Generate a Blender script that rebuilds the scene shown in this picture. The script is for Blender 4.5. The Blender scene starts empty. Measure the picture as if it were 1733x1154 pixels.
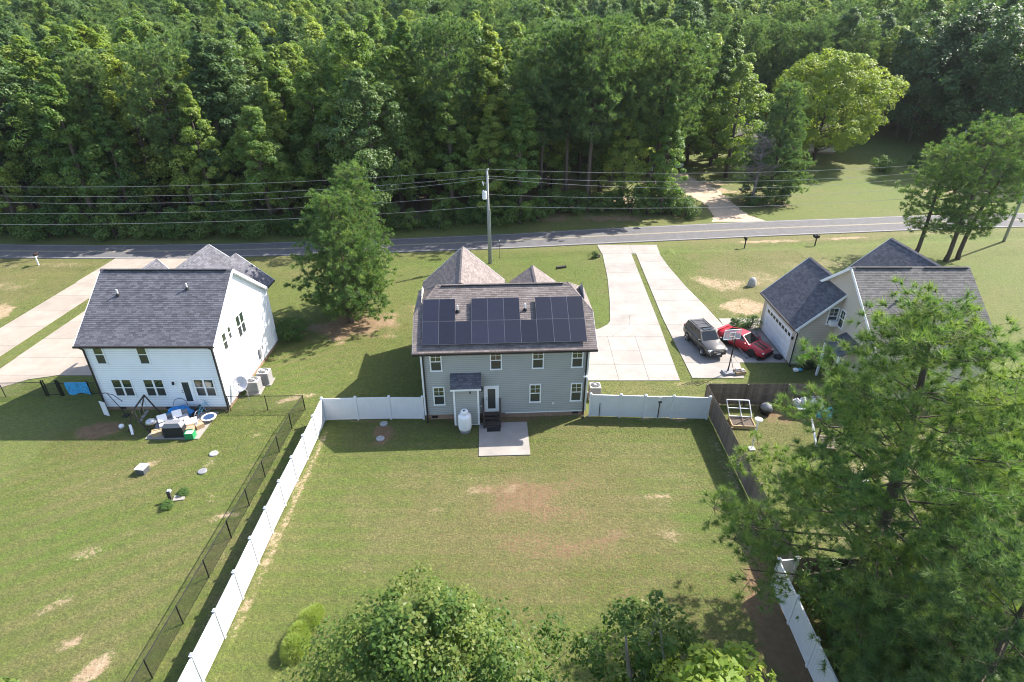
import bpy, math, random
import numpy as np
from mathutils import Vector, Matrix

R = math.radians
scn = bpy.context.scene
COL = scn.collection
rnd = random.Random(7)

# ---------------------------------------------------------------- camera, sky, sun, exposure
cam_d = bpy.data.cameras.new("camera")
cam_d.sensor_width = 36.0
cam_d.lens = 986.0 / 1733.0 * 36.0
cam_d.clip_start = 0.3
cam_d.clip_end = 2000.0
cam = bpy.data.objects.new("camera", cam_d)
COL.objects.link(cam)
cam.location = (0, 0, 24.0)
cam.rotation_euler = (R(90 - 28.8), 0, 0)
scn.camera = cam

SUN_DIR = Vector((5.0, 3.0, 5.45)).normalized()
sun_el = math.asin(SUN_DIR.z)
sun_az = math.atan2(SUN_DIR.x, SUN_DIR.y)
world = bpy.data.worlds.new("World")
scn.world = world
world.use_nodes = True
wn = world.node_tree
bg = wn.nodes["Background"]
sky = wn.nodes.new("ShaderNodeTexSky")
sky.sky_type = 'NISHITA'
sky.sun_disc = False
sky.sun_elevation = sun_el
sky.sun_rotation = sun_az
sky.air_density = 1.0
sky.dust_density = 1.5
bg.inputs[1].default_value = 0.15
wn.links.new(sky.outputs[0], bg.inputs[0])
sl = bpy.data.lights.new("sun", 'SUN')
sl.energy = 5.0
sl.angle = R(0.5)
sl.color = (1.0, 0.94, 0.84)
so = bpy.data.objects.new("sun", sl)
COL.objects.link(so)
so.rotation_euler = (-SUN_DIR).to_track_quat('-Z', 'Y').to_euler()
scn.view_settings.view_transform = 'Standard'
scn.view_settings.look = 'None'
scn.view_settings.gamma = 1.0
scn.view_settings.use_curve_mapping = False
scn.view_settings.exposure = 1.33
scn.cycles.filter_width = 1.05
scn.cycles.max_bounces = 9
scn.cycles.diffuse_bounces = 5
scn.cycles.transmission_bounces = 8
scn.cycles.transparent_max_bounces = 6
scn.cycles.sample_clamp_indirect = 6.0

# ---------------------------------------------------------------- mesh helpers
class Each:
    """beams that become one part each."""
    def __init__(s): s.l = []
    def beam(s, *a, **k): s.l.append(MB().beam(*a, **k)); return s
    def build(s, name, mat, parent=None): 
        for m in s.l: m.build(name, mat, parent)
class MB:
    def __init__(s):
        s.v = []; s.f = []; s.uv = {}
    def add(s, vs, fs):
        o = len(s.v)
        s.v += [tuple(p) for p in vs]
        s.f += [tuple(i + o for i in f) for f in fs]
        return s
    def quad(s, a, b, c, d, uv=None):
        o = len(s.v)
        s.v += [tuple(a), tuple(b), tuple(c), tuple(d)]
        if uv: s.uv[len(s.f)] = uv
        s.f.append((o, o + 1, o + 2, o + 3))
        return s
    def box(s, cx, cy, cz, sx, sy, sz, rz=0.0, taper=1.0):
        c, n = math.cos(rz), math.sin(rz)
        vs = []
        for k, t in ((-1, 1.0), (1, taper)):
            for i, j in ((-1, -1), (1, -1), (1, 1), (-1, 1)):
                x, y = i * sx / 2 * t, j * sy / 2 * t
                vs.append((cx + x * c - y * n, cy + x * n + y * c, cz + k * sz / 2))
        return s.add(vs, [(3, 2, 1, 0), (4, 5, 6, 7), (0, 1, 5, 4), (1, 2, 6, 5), (2, 3, 7, 6), (3, 0, 4, 7)])
    def b2(s, x0, x1, y0, y1, z0, z1):
        return s.box((x0 + x1) / 2, (y0 + y1) / 2, (z0 + z1) / 2, abs(x1 - x0), abs(y1 - y0), abs(z1 - z0))
    def beam(s, p, q, w, h, up=(0, 0, 1)):
        p, q = Vector(p), Vector(q)
        d = (q - p).normalized()
        u = Vector(up)
        if abs(d.dot(u)) > 0.98: u = Vector((0, 1, 0))
        r = d.cross(u).normalized() * (w / 2)
        t = r.cross(d).normalized() * (h / 2)
        vs = [p - r - t, p + r - t, p + r + t, p - r + t, q - r - t, q + r - t, q + r + t, q - r + t]
        return s.add(vs, [(0, 3, 2, 1), (4, 5, 6, 7), (0, 1, 5, 4), (1, 2, 6, 5), (2, 3, 7, 6), (3, 0, 4, 7)])
    def tube(s, pts, rad, n=6, cap=True):
        pts = [Vector(p) for p in pts]
        m = len(pts)
        rads = rad if isinstance(rad, (list, tuple)) else [rad] * m
        vs = []
        for i, p in enumerate(pts):
            d = (pts[min(i + 1, m - 1)] - pts[max(i - 1, 0)])
            if d.length < 1e-9: d = Vector((0, 0, 1))
            d.normalize()
            u = Vector((0, 0, 1)) if abs(d.z) < 0.95 else Vector((1, 0, 0))
            a = d.cross(u).normalized(); b = a.cross(d)
            for k in range(n):
                t = 2 * math.pi * k / n
                vs.append(p + (a * math.cos(t) + b * math.sin(t)) * rads[i])
        fs = []
        for i in range(m - 1):
            for k in range(n):
                k2 = (k + 1) % n
                fs.append((i * n + k, i * n + k2, (i + 1) * n + k2, (i + 1) * n + k))
        if cap:
            fs.append(tuple(range(n - 1, -1, -1)))
            fs.append(tuple((m - 1) * n + k for k in range(n)))
        return s.add(vs, fs)
    def lathe(s, prof, cx=0, cy=0, n=16, sx=1, sy=1):
        vs = []; fs = []
        for r, z in prof:
            for k in range(n):
                t = 2 * math.pi * k / n
                vs.append((cx + r * sx * math.cos(t), cy + r * sy * math.sin(t), z))
        for i in range(len(prof) - 1):
            for k in range(n):
                k2 = (k + 1) % n
                fs.append((i * n + k, i * n + k2, (i + 1) * n + k2, (i + 1) * n + k))
        fs.append(tuple(range(n - 1, -1, -1)))
        fs.append(tuple((len(prof) - 1) * n + k for k in range(n)))
        return s.add(vs, fs)
    def prism(s, poly, z0, z1):
        n = len(poly)
        vs = [(x, y, z0) for x, y in poly] + [(x, y, z1) for x, y in poly]
        fs = [tuple(range(n - 1, -1, -1)), tuple(range(n, 2 * n))]
        fs += [(i, (i + 1) % n, (i + 1) % n + n, i + n) for i in range(n)]
        return s.add(vs, fs)
    def blob(s, c, rx, ry, rz, n=10, m=7, amp=0.0, rr=None, rough=None):
        vs = []; fs = []
        rr = rr or rnd
        for i in range(m + 1):
            ph = math.pi * i / m
            for k in range(n):
                t = 2 * math.pi * k / n
                q = 1 + amp * (rr.random() - 0.5) * 2
                vs.append((c[0] + rx * q * math.sin(ph) * math.cos(t), c[1] + ry * q * math.sin(ph) * math.sin(t), c[2] + rz * q * math.cos(ph)))
        for i in range(m):
            for k in range(n):
                k2 = (k + 1) % n
                fs.append((i * n + k, (i + 1) * n + k, (i + 1) * n + k2, i * n + k2))
        return s.add(vs, fs)
    def mesh(s, name, mat, smooth=False):
        me = bpy.data.meshes.new(name)
        me.from_pydata(s.v, [], s.f)
        if s.uv:
            ul = me.uv_layers.new(name="uv")
            for i, p in enumerate(me.polygons):
                if i in s.uv:
                    for li, u in zip(p.loop_indices, s.uv[i]): ul.data[li].uv = u
        me.materials.append(mat)
        if smooth:
            me.polygons.foreach_set("use_smooth", [True] * len(me.polygons))
        me.update()
        return me
    def build(s, name, mat, parent=None, smooth=False, bevel=0.0, loc=None, rz=None):
        o = bpy.data.objects.new(name, s.mesh(name, mat, smooth))
        COL.objects.link(o)
        if parent is not None: o.parent = parent
        if loc is not None: o.location = loc
        if rz is not None: o.rotation_euler = (0, 0, rz)
        if bevel > 0:
            b = o.modifiers.new("bevel", 'BEVEL'); b.width = bevel; b.segments = 2; b.limit_method = 'ANGLE'
        return o

def tag(o, label=None, cat=None, group=None, kind=None):
    if label: o["label"] = label
    if cat: o["category"] = cat
    if group: o["group"] = group
    if kind: o["kind"] = kind
    return o

def thing(name, label, cat, loc=(0, 0, 0), rz=0.0, group=None):
    o = bpy.data.objects.new(name, None)
    o.empty_display_size = 0.3
    COL.objects.link(o)
    o.location = loc
    o.rotation_euler = (0, 0, rz)
    return tag(o, label, cat, group)

def link_mesh(name, me, parent=None, loc=None, rz=None):
    o = bpy.data.objects.new(name, me)
    COL.objects.link(o)
    if parent is not None: o.parent = parent
    if loc is not None: o.location = loc
    if rz is not None: o.rotation_euler = (0, 0, rz)
    return o

def dup(root, loc, rz=0.0, label=None, scale=None):
    def cp(o, par):
        c = o.copy(); COL.objects.link(c)
        if par is not None: c.parent = par
        for ch in list(o.children): cp(ch, c)
        return c
    r = cp(root, None)
    r.location = loc; r.rotation_euler = (0, 0, rz)
    if scale: r.scale = scale
    if label: r["label"] = label
    return r

def np_mesh(name, verts, k, mat, tint=None, attrs=None):
    """verts (N*k,3): N separate k-gons."""
    nv = len(verts); nf = nv // k
    me = bpy.data.meshes.new(name)
    me.vertices.add(nv)
    me.vertices.foreach_set("co", np.ascontiguousarray(verts, dtype=np.float32).ravel())
    me.loops.add(nv)
    me.loops.foreach_set("vertex_index", np.arange(nv, dtype=np.int32))
    me.polygons.add(nf)
    me.polygons.foreach_set("loop_start", np.arange(0, nv, k, dtype=np.int32))
    me.update(calc_edges=True)
    if tint is not None:
        a = me.attributes.new("tint", 'FLOAT', 'POINT')
        a.data.foreach_set("value", np.repeat(tint, k).astype(np.float32))
    for nm, val in (attrs or {}).items():
        a = me.attributes.new(nm, 'FLOAT', 'POINT')
        a.data.foreach_set("value", np.repeat(val, k).astype(np.float32))
    me.materials.append(mat)
    return me

# ---------------------------------------------------------------- materials
def new_mat(name):
    m = bpy.data.materials.new(name); m.use_nodes = True
    nt = m.node_tree
    return m, nt, nt.nodes, nt.links, nt.nodes["Principled BSDF"]

def M(name, col, rough=0.6, var=0.12, scale=4.0, bump=0.0, bscale=30.0, metal=0.0, spec=0.4, rand=0.0, stretch=None, ior=None):
    m, nt, N, L, P = new_mat(name)
    P.inputs["Roughness"].default_value = rough
    P.inputs["Metallic"].default_value = metal
    P.inputs["Specular IOR Level"].default_value = spec
    if ior: P.inputs["IOR"].default_value = ior
    tc = N.new("ShaderNodeTexCoord")
    vec = tc.outputs["Object"]
    if stretch:
        mp = N.new("ShaderNodeMapping"); mp.inputs["Scale"].default_value = stretch
        L.new(vec, mp.inputs[0]); vec = mp.outputs[0]
    if var > 0 or rand > 0:
        nz = N.new("ShaderNodeTexNoise"); nz.inputs["Scale"].default_value = scale; nz.inputs["Detail"].default_value = 6
        nz.inputs["Roughness"].default_value = 0.65
        L.new(vec, nz.inputs["Vector"])
        mr = N.new("ShaderNodeMapRange")
        mr.inputs[1].default_value = 0.25; mr.inputs[2].default_value = 0.75
        mr.inputs[3].default_value = 1 - var; mr.inputs[4].default_value = 1 + var
        L.new(nz.outputs[0], mr.inputs[0])
        f = mr.outputs[0]
        if rand > 0:
            oi = N.new("ShaderNodeObjectInfo")
            m2 = N.new("ShaderNodeMapRange"); m2.inputs[3].default_value = 1 - rand; m2.inputs[4].default_value = 1 + rand
            L.new(oi.outputs["Random"], m2.inputs[0])
            mu = N.new("ShaderNodeMath"); mu.operation = 'MULTIPLY'
            L.new(f, mu.inputs[0]); L.new(m2.outputs[0], mu.inputs[1]); f = mu.outputs[0]
        vm = N.new("ShaderNodeVectorMath"); vm.operation = 'SCALE'
        vm.inputs[0].default_value = col[:3]
        L.new(f, vm.inputs["Scale"]); L.new(vm.outputs[0], P.inputs["Base Color"])
    else:
        P.inputs["Base Color"].default_value = (*col[:3], 1)
    if bump > 0:
        nb = N.new("ShaderNodeTexNoise"); nb.inputs["Scale"].default_value = bscale; nb.inputs["Detail"].default_value = 4
        L.new(vec, nb.inputs["Vector"])
        bp = N.new("ShaderNodeBump"); bp.inputs["Strength"].default_value = bump; bp.inputs["Distance"].default_value = 0.02
        L.new(nb.outputs[0], bp.inputs["Height"]); L.new(bp.outputs[0], P.inputs["Normal"])
    return m

def shingle(name, c1, c2, mortar):
    m, nt, N, L, P = new_mat(name)
    P.inputs["Roughness"].default_value = 0.9
    P.inputs["Specular IOR Level"].default_value = 0.25
    uv = N.new("ShaderNodeUVMap")
    bt = N.new("ShaderNodeTexBrick")
    bt.offset = 0.5; bt.offset_frequency = 2; bt.squash = 1.25; bt.squash_frequency = 3
    bt.inputs["Scale"].default_value = 1.0
    bt.inputs["Brick Width"].default_value = 0.30
    bt.inputs["Row Height"].default_value = 0.145
    bt.inputs["Mortar Size"].default_value = 0.006
    bt.inputs["Mortar Smooth"].default_value = 0.3
    bt.inputs["Bias"].default_value = 0.0
    bt.inputs["Color1"].default_value = (*c1, 1); bt.inputs["Color2"].default_value = (*c2, 1); bt.inputs["Mortar"].default_value = (*mortar, 1)
    L.new(uv.outputs[0], bt.inputs["Vector"])
    nz = N.new("ShaderNodeTexNoise"); nz.inputs["Scale"].default_value = 9; nz.inputs["Detail"].default_value = 5
    L.new(uv.outputs[0], nz.inputs["Vector"])
    nz2 = N.new("ShaderNodeTexNoise"); nz2.inputs["Scale"].default_value = 0.7; nz2.inputs["Detail"].default_value = 3
    L.new(uv.outputs[0], nz2.inputs["Vector"])
    ad = N.new("ShaderNodeMath"); ad.operation = 'ADD'
    L.new(nz.outputs[0], ad.inputs[0]); L.new(nz2.outputs[0], ad.inputs[1])
    mr = N.new("ShaderNodeMapRange"); mr.inputs[1].default_value = 0.6; mr.inputs[2].default_value = 1.4; mr.inputs[3].default_value = 0.72; mr.inputs[4].default_value = 1.28
    L.new(ad.outputs[0], mr.inputs[0])
    vm = N.new("ShaderNodeVectorMath"); vm.operation = 'SCALE'
    L.new(bt.outputs["Color"], vm.inputs[0]); L.new(mr.outputs[0], vm.inputs["Scale"])
    L.new(vm.outputs[0], P.inputs["Base Color"])
    bp = N.new("ShaderNodeBump"); bp.inputs["Strength"].default_value = 0.4; bp.inputs["Distance"].default_value = 0.01
    L.new(nz.outputs[0], bp.inputs["Height"]); L.new(bp.outputs[0], P.inputs["Normal"])
    return m

def foliage(name, c1, c2, c3, trans=0.35, rough=0.5, orand=0.35, spec=0.35):
    """tint attribute (per clump) and the tree's own random pick the hue; no shading is painted in."""
    m, nt, N, L, P = new_mat(name)
    at = N.new("ShaderNodeAttribute"); at.attribute_name = "tint"
    oi = N.new("ShaderNodeObjectInfo")
    mu = N.new("ShaderNodeMath"); mu.operation = 'MULTIPLY_ADD'
    mu.inputs[1].default_value = orand * 2; mu.inputs[2].default_value = -orand
    L.new(oi.outputs["Random"], mu.inputs[0])
    ad = N.new("ShaderNodeMath"); ad.operation = 'ADD'; ad.use_clamp = True
    L.new(at.outputs["Fac"], ad.inputs[0]); L.new(mu.outputs[0], ad.inputs[1])
    cr = N.new("ShaderNodeValToRGB")
    cr.color_ramp.elements[0].position = 0.0; cr.color_ramp.elements[0].color = (*c1, 1)
    cr.color_ramp.elements[1].position = 1.0; cr.color_ramp.elements[1].color = (*c3, 1)
    e = cr.color_ramp.elements.new(0.5); e.color = (*c2, 1)
    L.new(ad.outputs[0], cr.inputs[0])
    L.new(cr.outputs[0], P.inputs["Base Color"])
    P.inputs["Roughness"].default_value = rough
    P.inputs["Specular IOR Level"].default_value = spec
    if trans > 0:
        tr = N.new("ShaderNodeBsdfTranslucent")
        hs = N.new("ShaderNodeVectorMath"); hs.operation = 'MULTIPLY'
        hs.inputs[1].default_value = (1.25, 1.35, 0.55)
        L.new(cr.outputs[0], hs.inputs[0]); L.new(hs.outputs[0], tr.inputs[0])
        mx = N.new("ShaderNodeMixShader"); mx.inputs[0].default_value = trans
        L.new(P.outputs[0], mx.inputs[1]); L.new(tr.outputs[0], mx.inputs[2])
        L.new(mx.outputs[0], N["Material Output"].inputs["Surface"])
    return m

MAT = {}
MAT['white_trim'] = M('white_trim', (0.78, 0.79, 0.80), 0.45, 0.05)
MAT['vinyl'] = M('vinyl_fence', (0.62, 0.63, 0.645), 0.4, 0.07, 0.9)
MAT['grey_siding'] = None
def siding(name, col, lip_shade=.74):  # shadow line under each lap is painted in: lower lip of every board darkened
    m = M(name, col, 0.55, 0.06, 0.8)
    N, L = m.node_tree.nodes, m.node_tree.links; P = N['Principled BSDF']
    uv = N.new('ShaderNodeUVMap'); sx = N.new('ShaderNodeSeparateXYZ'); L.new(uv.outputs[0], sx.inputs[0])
    mr = N.new('ShaderNodeMapRange'); mr.inputs[1].default_value = .20; mr.inputs[2].default_value = .26; mr.inputs[3].default_value = lip_shade; mr.inputs[4].default_value = 1.0
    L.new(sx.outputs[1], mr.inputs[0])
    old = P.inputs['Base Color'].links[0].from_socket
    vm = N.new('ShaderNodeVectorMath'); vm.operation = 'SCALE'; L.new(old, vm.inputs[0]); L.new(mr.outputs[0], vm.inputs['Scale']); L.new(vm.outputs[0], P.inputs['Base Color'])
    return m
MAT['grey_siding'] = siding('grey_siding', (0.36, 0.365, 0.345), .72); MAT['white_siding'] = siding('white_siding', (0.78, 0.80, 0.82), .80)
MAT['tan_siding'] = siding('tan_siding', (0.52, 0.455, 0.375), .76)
MAT['brick_found'] = M('brick_foundation', (0.26, 0.17, 0.12), 0.85, 0.3, 6)
MAT['dark_metal'] = M('dark_bronze_metal', (0.022, 0.018, 0.018), 0.4, 0.1)
MAT['black'] = M('black_metal', (0.012, 0.012, 0.013), 0.45, 0.1)
MAT['rubber'] = M('black_rubber', (0.015, 0.015, 0.016), 0.75, 0.15)
MAT['roof_brown'] = shingle('brown_grey_shingle', (0.215, 0.180, 0.168), (0.130, 0.110, 0.106), (0.06, 0.052, 0.050))
MAT['roof_dark'] = shingle('charcoal_shingle', (0.128, 0.127, 0.146), (0.072, 0.071, 0.084), (0.034, 0.034, 0.041))
MAT['roof_tan'] = shingle('weathered_shingle', (0.158, 0.148, 0.143), (0.098, 0.092, 0.091), (0.05, 0.046, 0.046))
MAT['glass'] = M('window_glass', (0.028, 0.045, 0.030), 0.06, 0.0, spec=0.7, ior=1.75)
MAT['screen'] = M('insect_screen_glass', (0.036, 0.044, 0.042), 0.25, 0.0, spec=0.5, ior=1.6)
MAT['car_glass'] = M('car_glass', (0.012, 0.016, 0.018), 0.06, 0.0, spec=0.5, ior=1.5)
MAT['asphalt'] = M('asphalt', (0.105, 0.101, 0.106), 0.9, 0.22, 1.3, 0.5, 60)
MAT['paint_line'] = M('faded_white_line', (0.30, 0.29, 0.28), 0.8, 0.25, 5)
MAT['paint_yellow'] = M('faded_yellow_line', (0.30, 0.26, 0.17), 0.8, 0.3, 5)
MAT['concrete'] = M('concrete', (0.275, 0.252, 0.232), 0.85, 0.20, 0.55, 0.25, 40, rand=0.05)
MAT['concrete_tan'] = M('stained_concrete', (0.285, 0.243, 0.205), 0.85, 0.18, 0.6, 0.25, 40, rand=0.07)
MAT['wood_grey'] = M('weathered_wood', (0.145, 0.115, 0.092), 0.9, 0.3, 3, 0.3, 20, rand=0.28, stretch=(6, 6, 0.7))
MAT['wood_dark'] = M('dark_stained_wood', (0.055, 0.042, 0.036), 0.8, 0.25, 5, stretch=(2, 8, 8))
MAT['wood_new'] = M('bare_pine_wood', (0.42, 0.31, 0.18), 0.8, 0.2, 5)
MAT['bark'] = M('bark', (0.085, 0.066, 0.052), 0.95, 0.35, 3, 0.9, 12, stretch=(1, 1, 0.3))
MAT['bark_pale'] = M('pale_bark', (0.24, 0.21, 0.18), 0.9, 0.3, 3, 0.5, 12, stretch=(1, 1, 0.3))
MAT['grey_pole'] = M('grey_weathered_pole', (0.30, 0.30, 0.29), 0.85, 0.18, 2, stretch=(4, 4, 0.4))
MAT['steel'] = M('galvanised_steel', (0.50, 0.51, 0.53), 0.4, 0.1, metal=0.6)
MAT['wire'] = M('aluminium_wire', (0.34, 0.34, 0.35), 0.5, 0.0, metal=0.2)
MAT['white_plastic'] = M('white_plastic', (0.75, 0.75, 0.76), 0.35, 0.06)
MAT['grey_plastic'] = M('grey_plastic', (0.20, 0.20, 0.215), 0.5, 0.12)
MAT['ac_metal'] = M('beige_grey_metal', (0.36, 0.34, 0.325), 0.5, 0.08)
MAT['tarp_blue'] = M('blue_tarp', (0.02, 0.20, 0.50), 0.45, 0.45, 7, 0.6, 8)
MAT['tarp_cyan'] = M('cyan_tarp', (0.06, 0.36, 0.50), 0.45, 0.2, 7)
MAT['cardboard'] = M('cardboard', (0.36, 0.25, 0.15), 0.85, 0.15)
MAT['green_plastic'] = M('green_plastic', (0.02, 0.26, 0.09), 0.4, 0.1)
MAT['lime'] = M('lime_green_plastic', (0.25, 0.55, 0.02), 0.4, 0.08)
MAT['grey_cloth'] = M('pale_grey_cloth', (0.40, 0.40, 0.44), 0.8, 0.15, 5)
MAT['car_grey'] = M('grey_car_paint', (0.12, 0.113, 0.107), 0.32, 0.03, metal=0.5, spec=0.6)
MAT['car_red'] = M('red_car_paint', (0.36, 0.010, 0.022), 0.33, 0.03, metal=0.1, spec=0.5)
MAT['car_white'] = M('white_car_paint', (0.65, 0.66, 0.68), 0.3, 0.03)
MAT['chrome'] = M('chrome', (0.6, 0.6, 0.62), 0.2, 0.0, metal=1.0)
MAT['lamp_clear'] = M('headlamp_lens', (0.55, 0.56, 0.58), 0.12, 0.0, spec=0.7)
MAT['lamp_red'] = M('tail_lamp_lens', (0.30, 0.01, 0.01), 0.2, 0.0)
MAT['rock'] = M('grey_rock', (0.30, 0.30, 0.295), 0.85, 0.25, 4, 0.4, 12)
MAT['dead_twig'] = M('dead_grey_twigs', (0.16, 0.135, 0.135), 0.9, 0.2)
MAT['clay_dirt'] = M('clay_dirt_track', (0.42, 0.32, 0.23), 0.95, 0.25, 0.9, 0.4, 15)
MAT['straw_orange'] = M('orange_plastic', (0.55, 0.13, 0.03), 0.5, 0.1)

MAT['leaf_wood'] = foliage('broadleaf_wood_leaf', (0.100, 0.185, 0.044), (0.190, 0.270, 0.060), (0.310, 0.360, 0.080), 0.50, rough=0.48, spec=.35)
MAT['leaf_dark'] = foliage('dark_oak_leaf', (0.056, 0.112, 0.044), (0.090, 0.158, 0.056), (0.140, 0.205, 0.066), 0.42, rough=0.5, spec=.3)
MAT['leaf_yellow'] = foliage('yellow_green_leaf', (0.135, 0.225, 0.038), (0.200, 0.285, 0.044), (0.285, 0.325, 0.052), 0.48, rough=0.5, spec=.25)
MAT['leaf_gum'] = foliage('glossy_gum_leaf', (0.046, 0.098, 0.022), (0.086, 0.150, 0.032), (0.195, 0.225, 0.058), 0.42, rough=0.42, orand=0.12, spec=0.18)
MAT['needle'] = foliage('pine_needle', (0.070, 0.138, 0.048), (0.125, 0.208, 0.062), (0.225, 0.290, 0.084), 0.40, rough=0.5, orand=0.12, spec=.3)
MAT['needle_far'] = foliage('dark_pine_needle', (0.078, 0.142, 0.060), (0.128, 0.200, 0.076), (0.205, 0.270, 0.096), 0.40, rough=.5, orand=0.25, spec=.25)
MAT['leaf_bush'] = foliage('bush_leaf', (0.062, 0.128, 0.032), (0.105, 0.180, 0.044), (0.165, 0.228, 0.056), 0.42, rough=.5, spec=.3)
MAT['leaf_light'] = foliage('pale_grass_bush', (0.20, 0.28, 0.07), (0.30, 0.37, 0.10), (0.40, 0.42, 0.16), 0.5, orand=0.1)

# ---------------------------------------------------------------- numeric noise, terrain
_lat = {}
def vnoise(x, y, scale, seed=0):
    if seed not in _lat: _lat[seed] = np.random.RandomState(seed + 11).rand(256, 256)
    Lt = _lat[seed]
    u = x / scale; v = y / scale
    i = np.floor(u).astype(int); j = np.floor(v).astype(int)
    fu = u - i; fv = v - j
    fu = fu * fu * (3 - 2 * fu); fv = fv * fv * (3 - 2 * fv)
    a = Lt[i % 256, j % 256]; b = Lt[(i + 1) % 256, j % 256]; c = Lt[i % 256, (j + 1) % 256]; d = Lt[(i + 1) % 256, (j + 1) % 256]
    return (a * (1 - fu) + b * fu) * (1 - fv) + (c * (1 - fu) + d * fu) * fv
def fbm(x, y, scale, seed=0, oct=4):
    t = 0; w = 0
    for k in range(oct):
        t = t + vnoise(x, y, scale / 2 ** k, seed + k) * 0.55 ** k; w += 0.55 ** k
    return t / w
def sstep(a, b, x):
    t = np.clip((x - a) / (b - a), 0, 1)
    return t * t * (3 - 2 * t)

RF = [(-140, 69.5), (-62.6, 68.1), (-50, 67.7), (-34.5, 68.3), (-15.3, 70.1), (0, 72.1), (10.4, 74.0), (26.6, 76.4), (35, 77.6), (46.9, 78.9), (54, 79.8), (69.8, 81.1), (140, 85)]
RN = [(-140, 65.0), (-59, 63.4), (-47, 63.2), (-36.5, 63.4), (-13, 65.3), (0, 66.7), (9.7, 68.1), (18.6, 69.3), (24.7, 70.1), (32.6, 71.2), (43.7, 72.5), (50.3, 73.3), (62, 74.6), (140, 79)]
rfx, rfy = np.array([p[0] for p in RF]), np.array([p[1] for p in RF])
rnx, rny = np.array([p[0] for p in RN]), np.array([p[1] for p in RN])
def road_far(x): return np.interp(x, rfx, rfy)
def road_near(x): return np.interp(x, rnx, rny)

def terrain(x, y):
    x = np.asarray(x, float); y = np.asarray(y, float)
    z = 0.062 * np.clip(y - 100, 0, 260) + 0.02 * np.clip(np.abs(x) - 120, 0, 180)
    off = road_near(x) - y
    flat = 1 - ((x > 9) & (x < 19)) * 1.0 - ((x > -47) & (x < -36)) * 1.0
    z = z - 0.22 * np.exp(-((off - 3.4) / 1.0) ** 2) * np.clip(flat, 0, 1)
    off2 = y - road_far(x)
    z = z + 0.5 * sstep(2.0, 6.0, off2) * sstep(26, 14, x) 
    return z
def TZ(x, y): return float(terrain(x, y))

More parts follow.
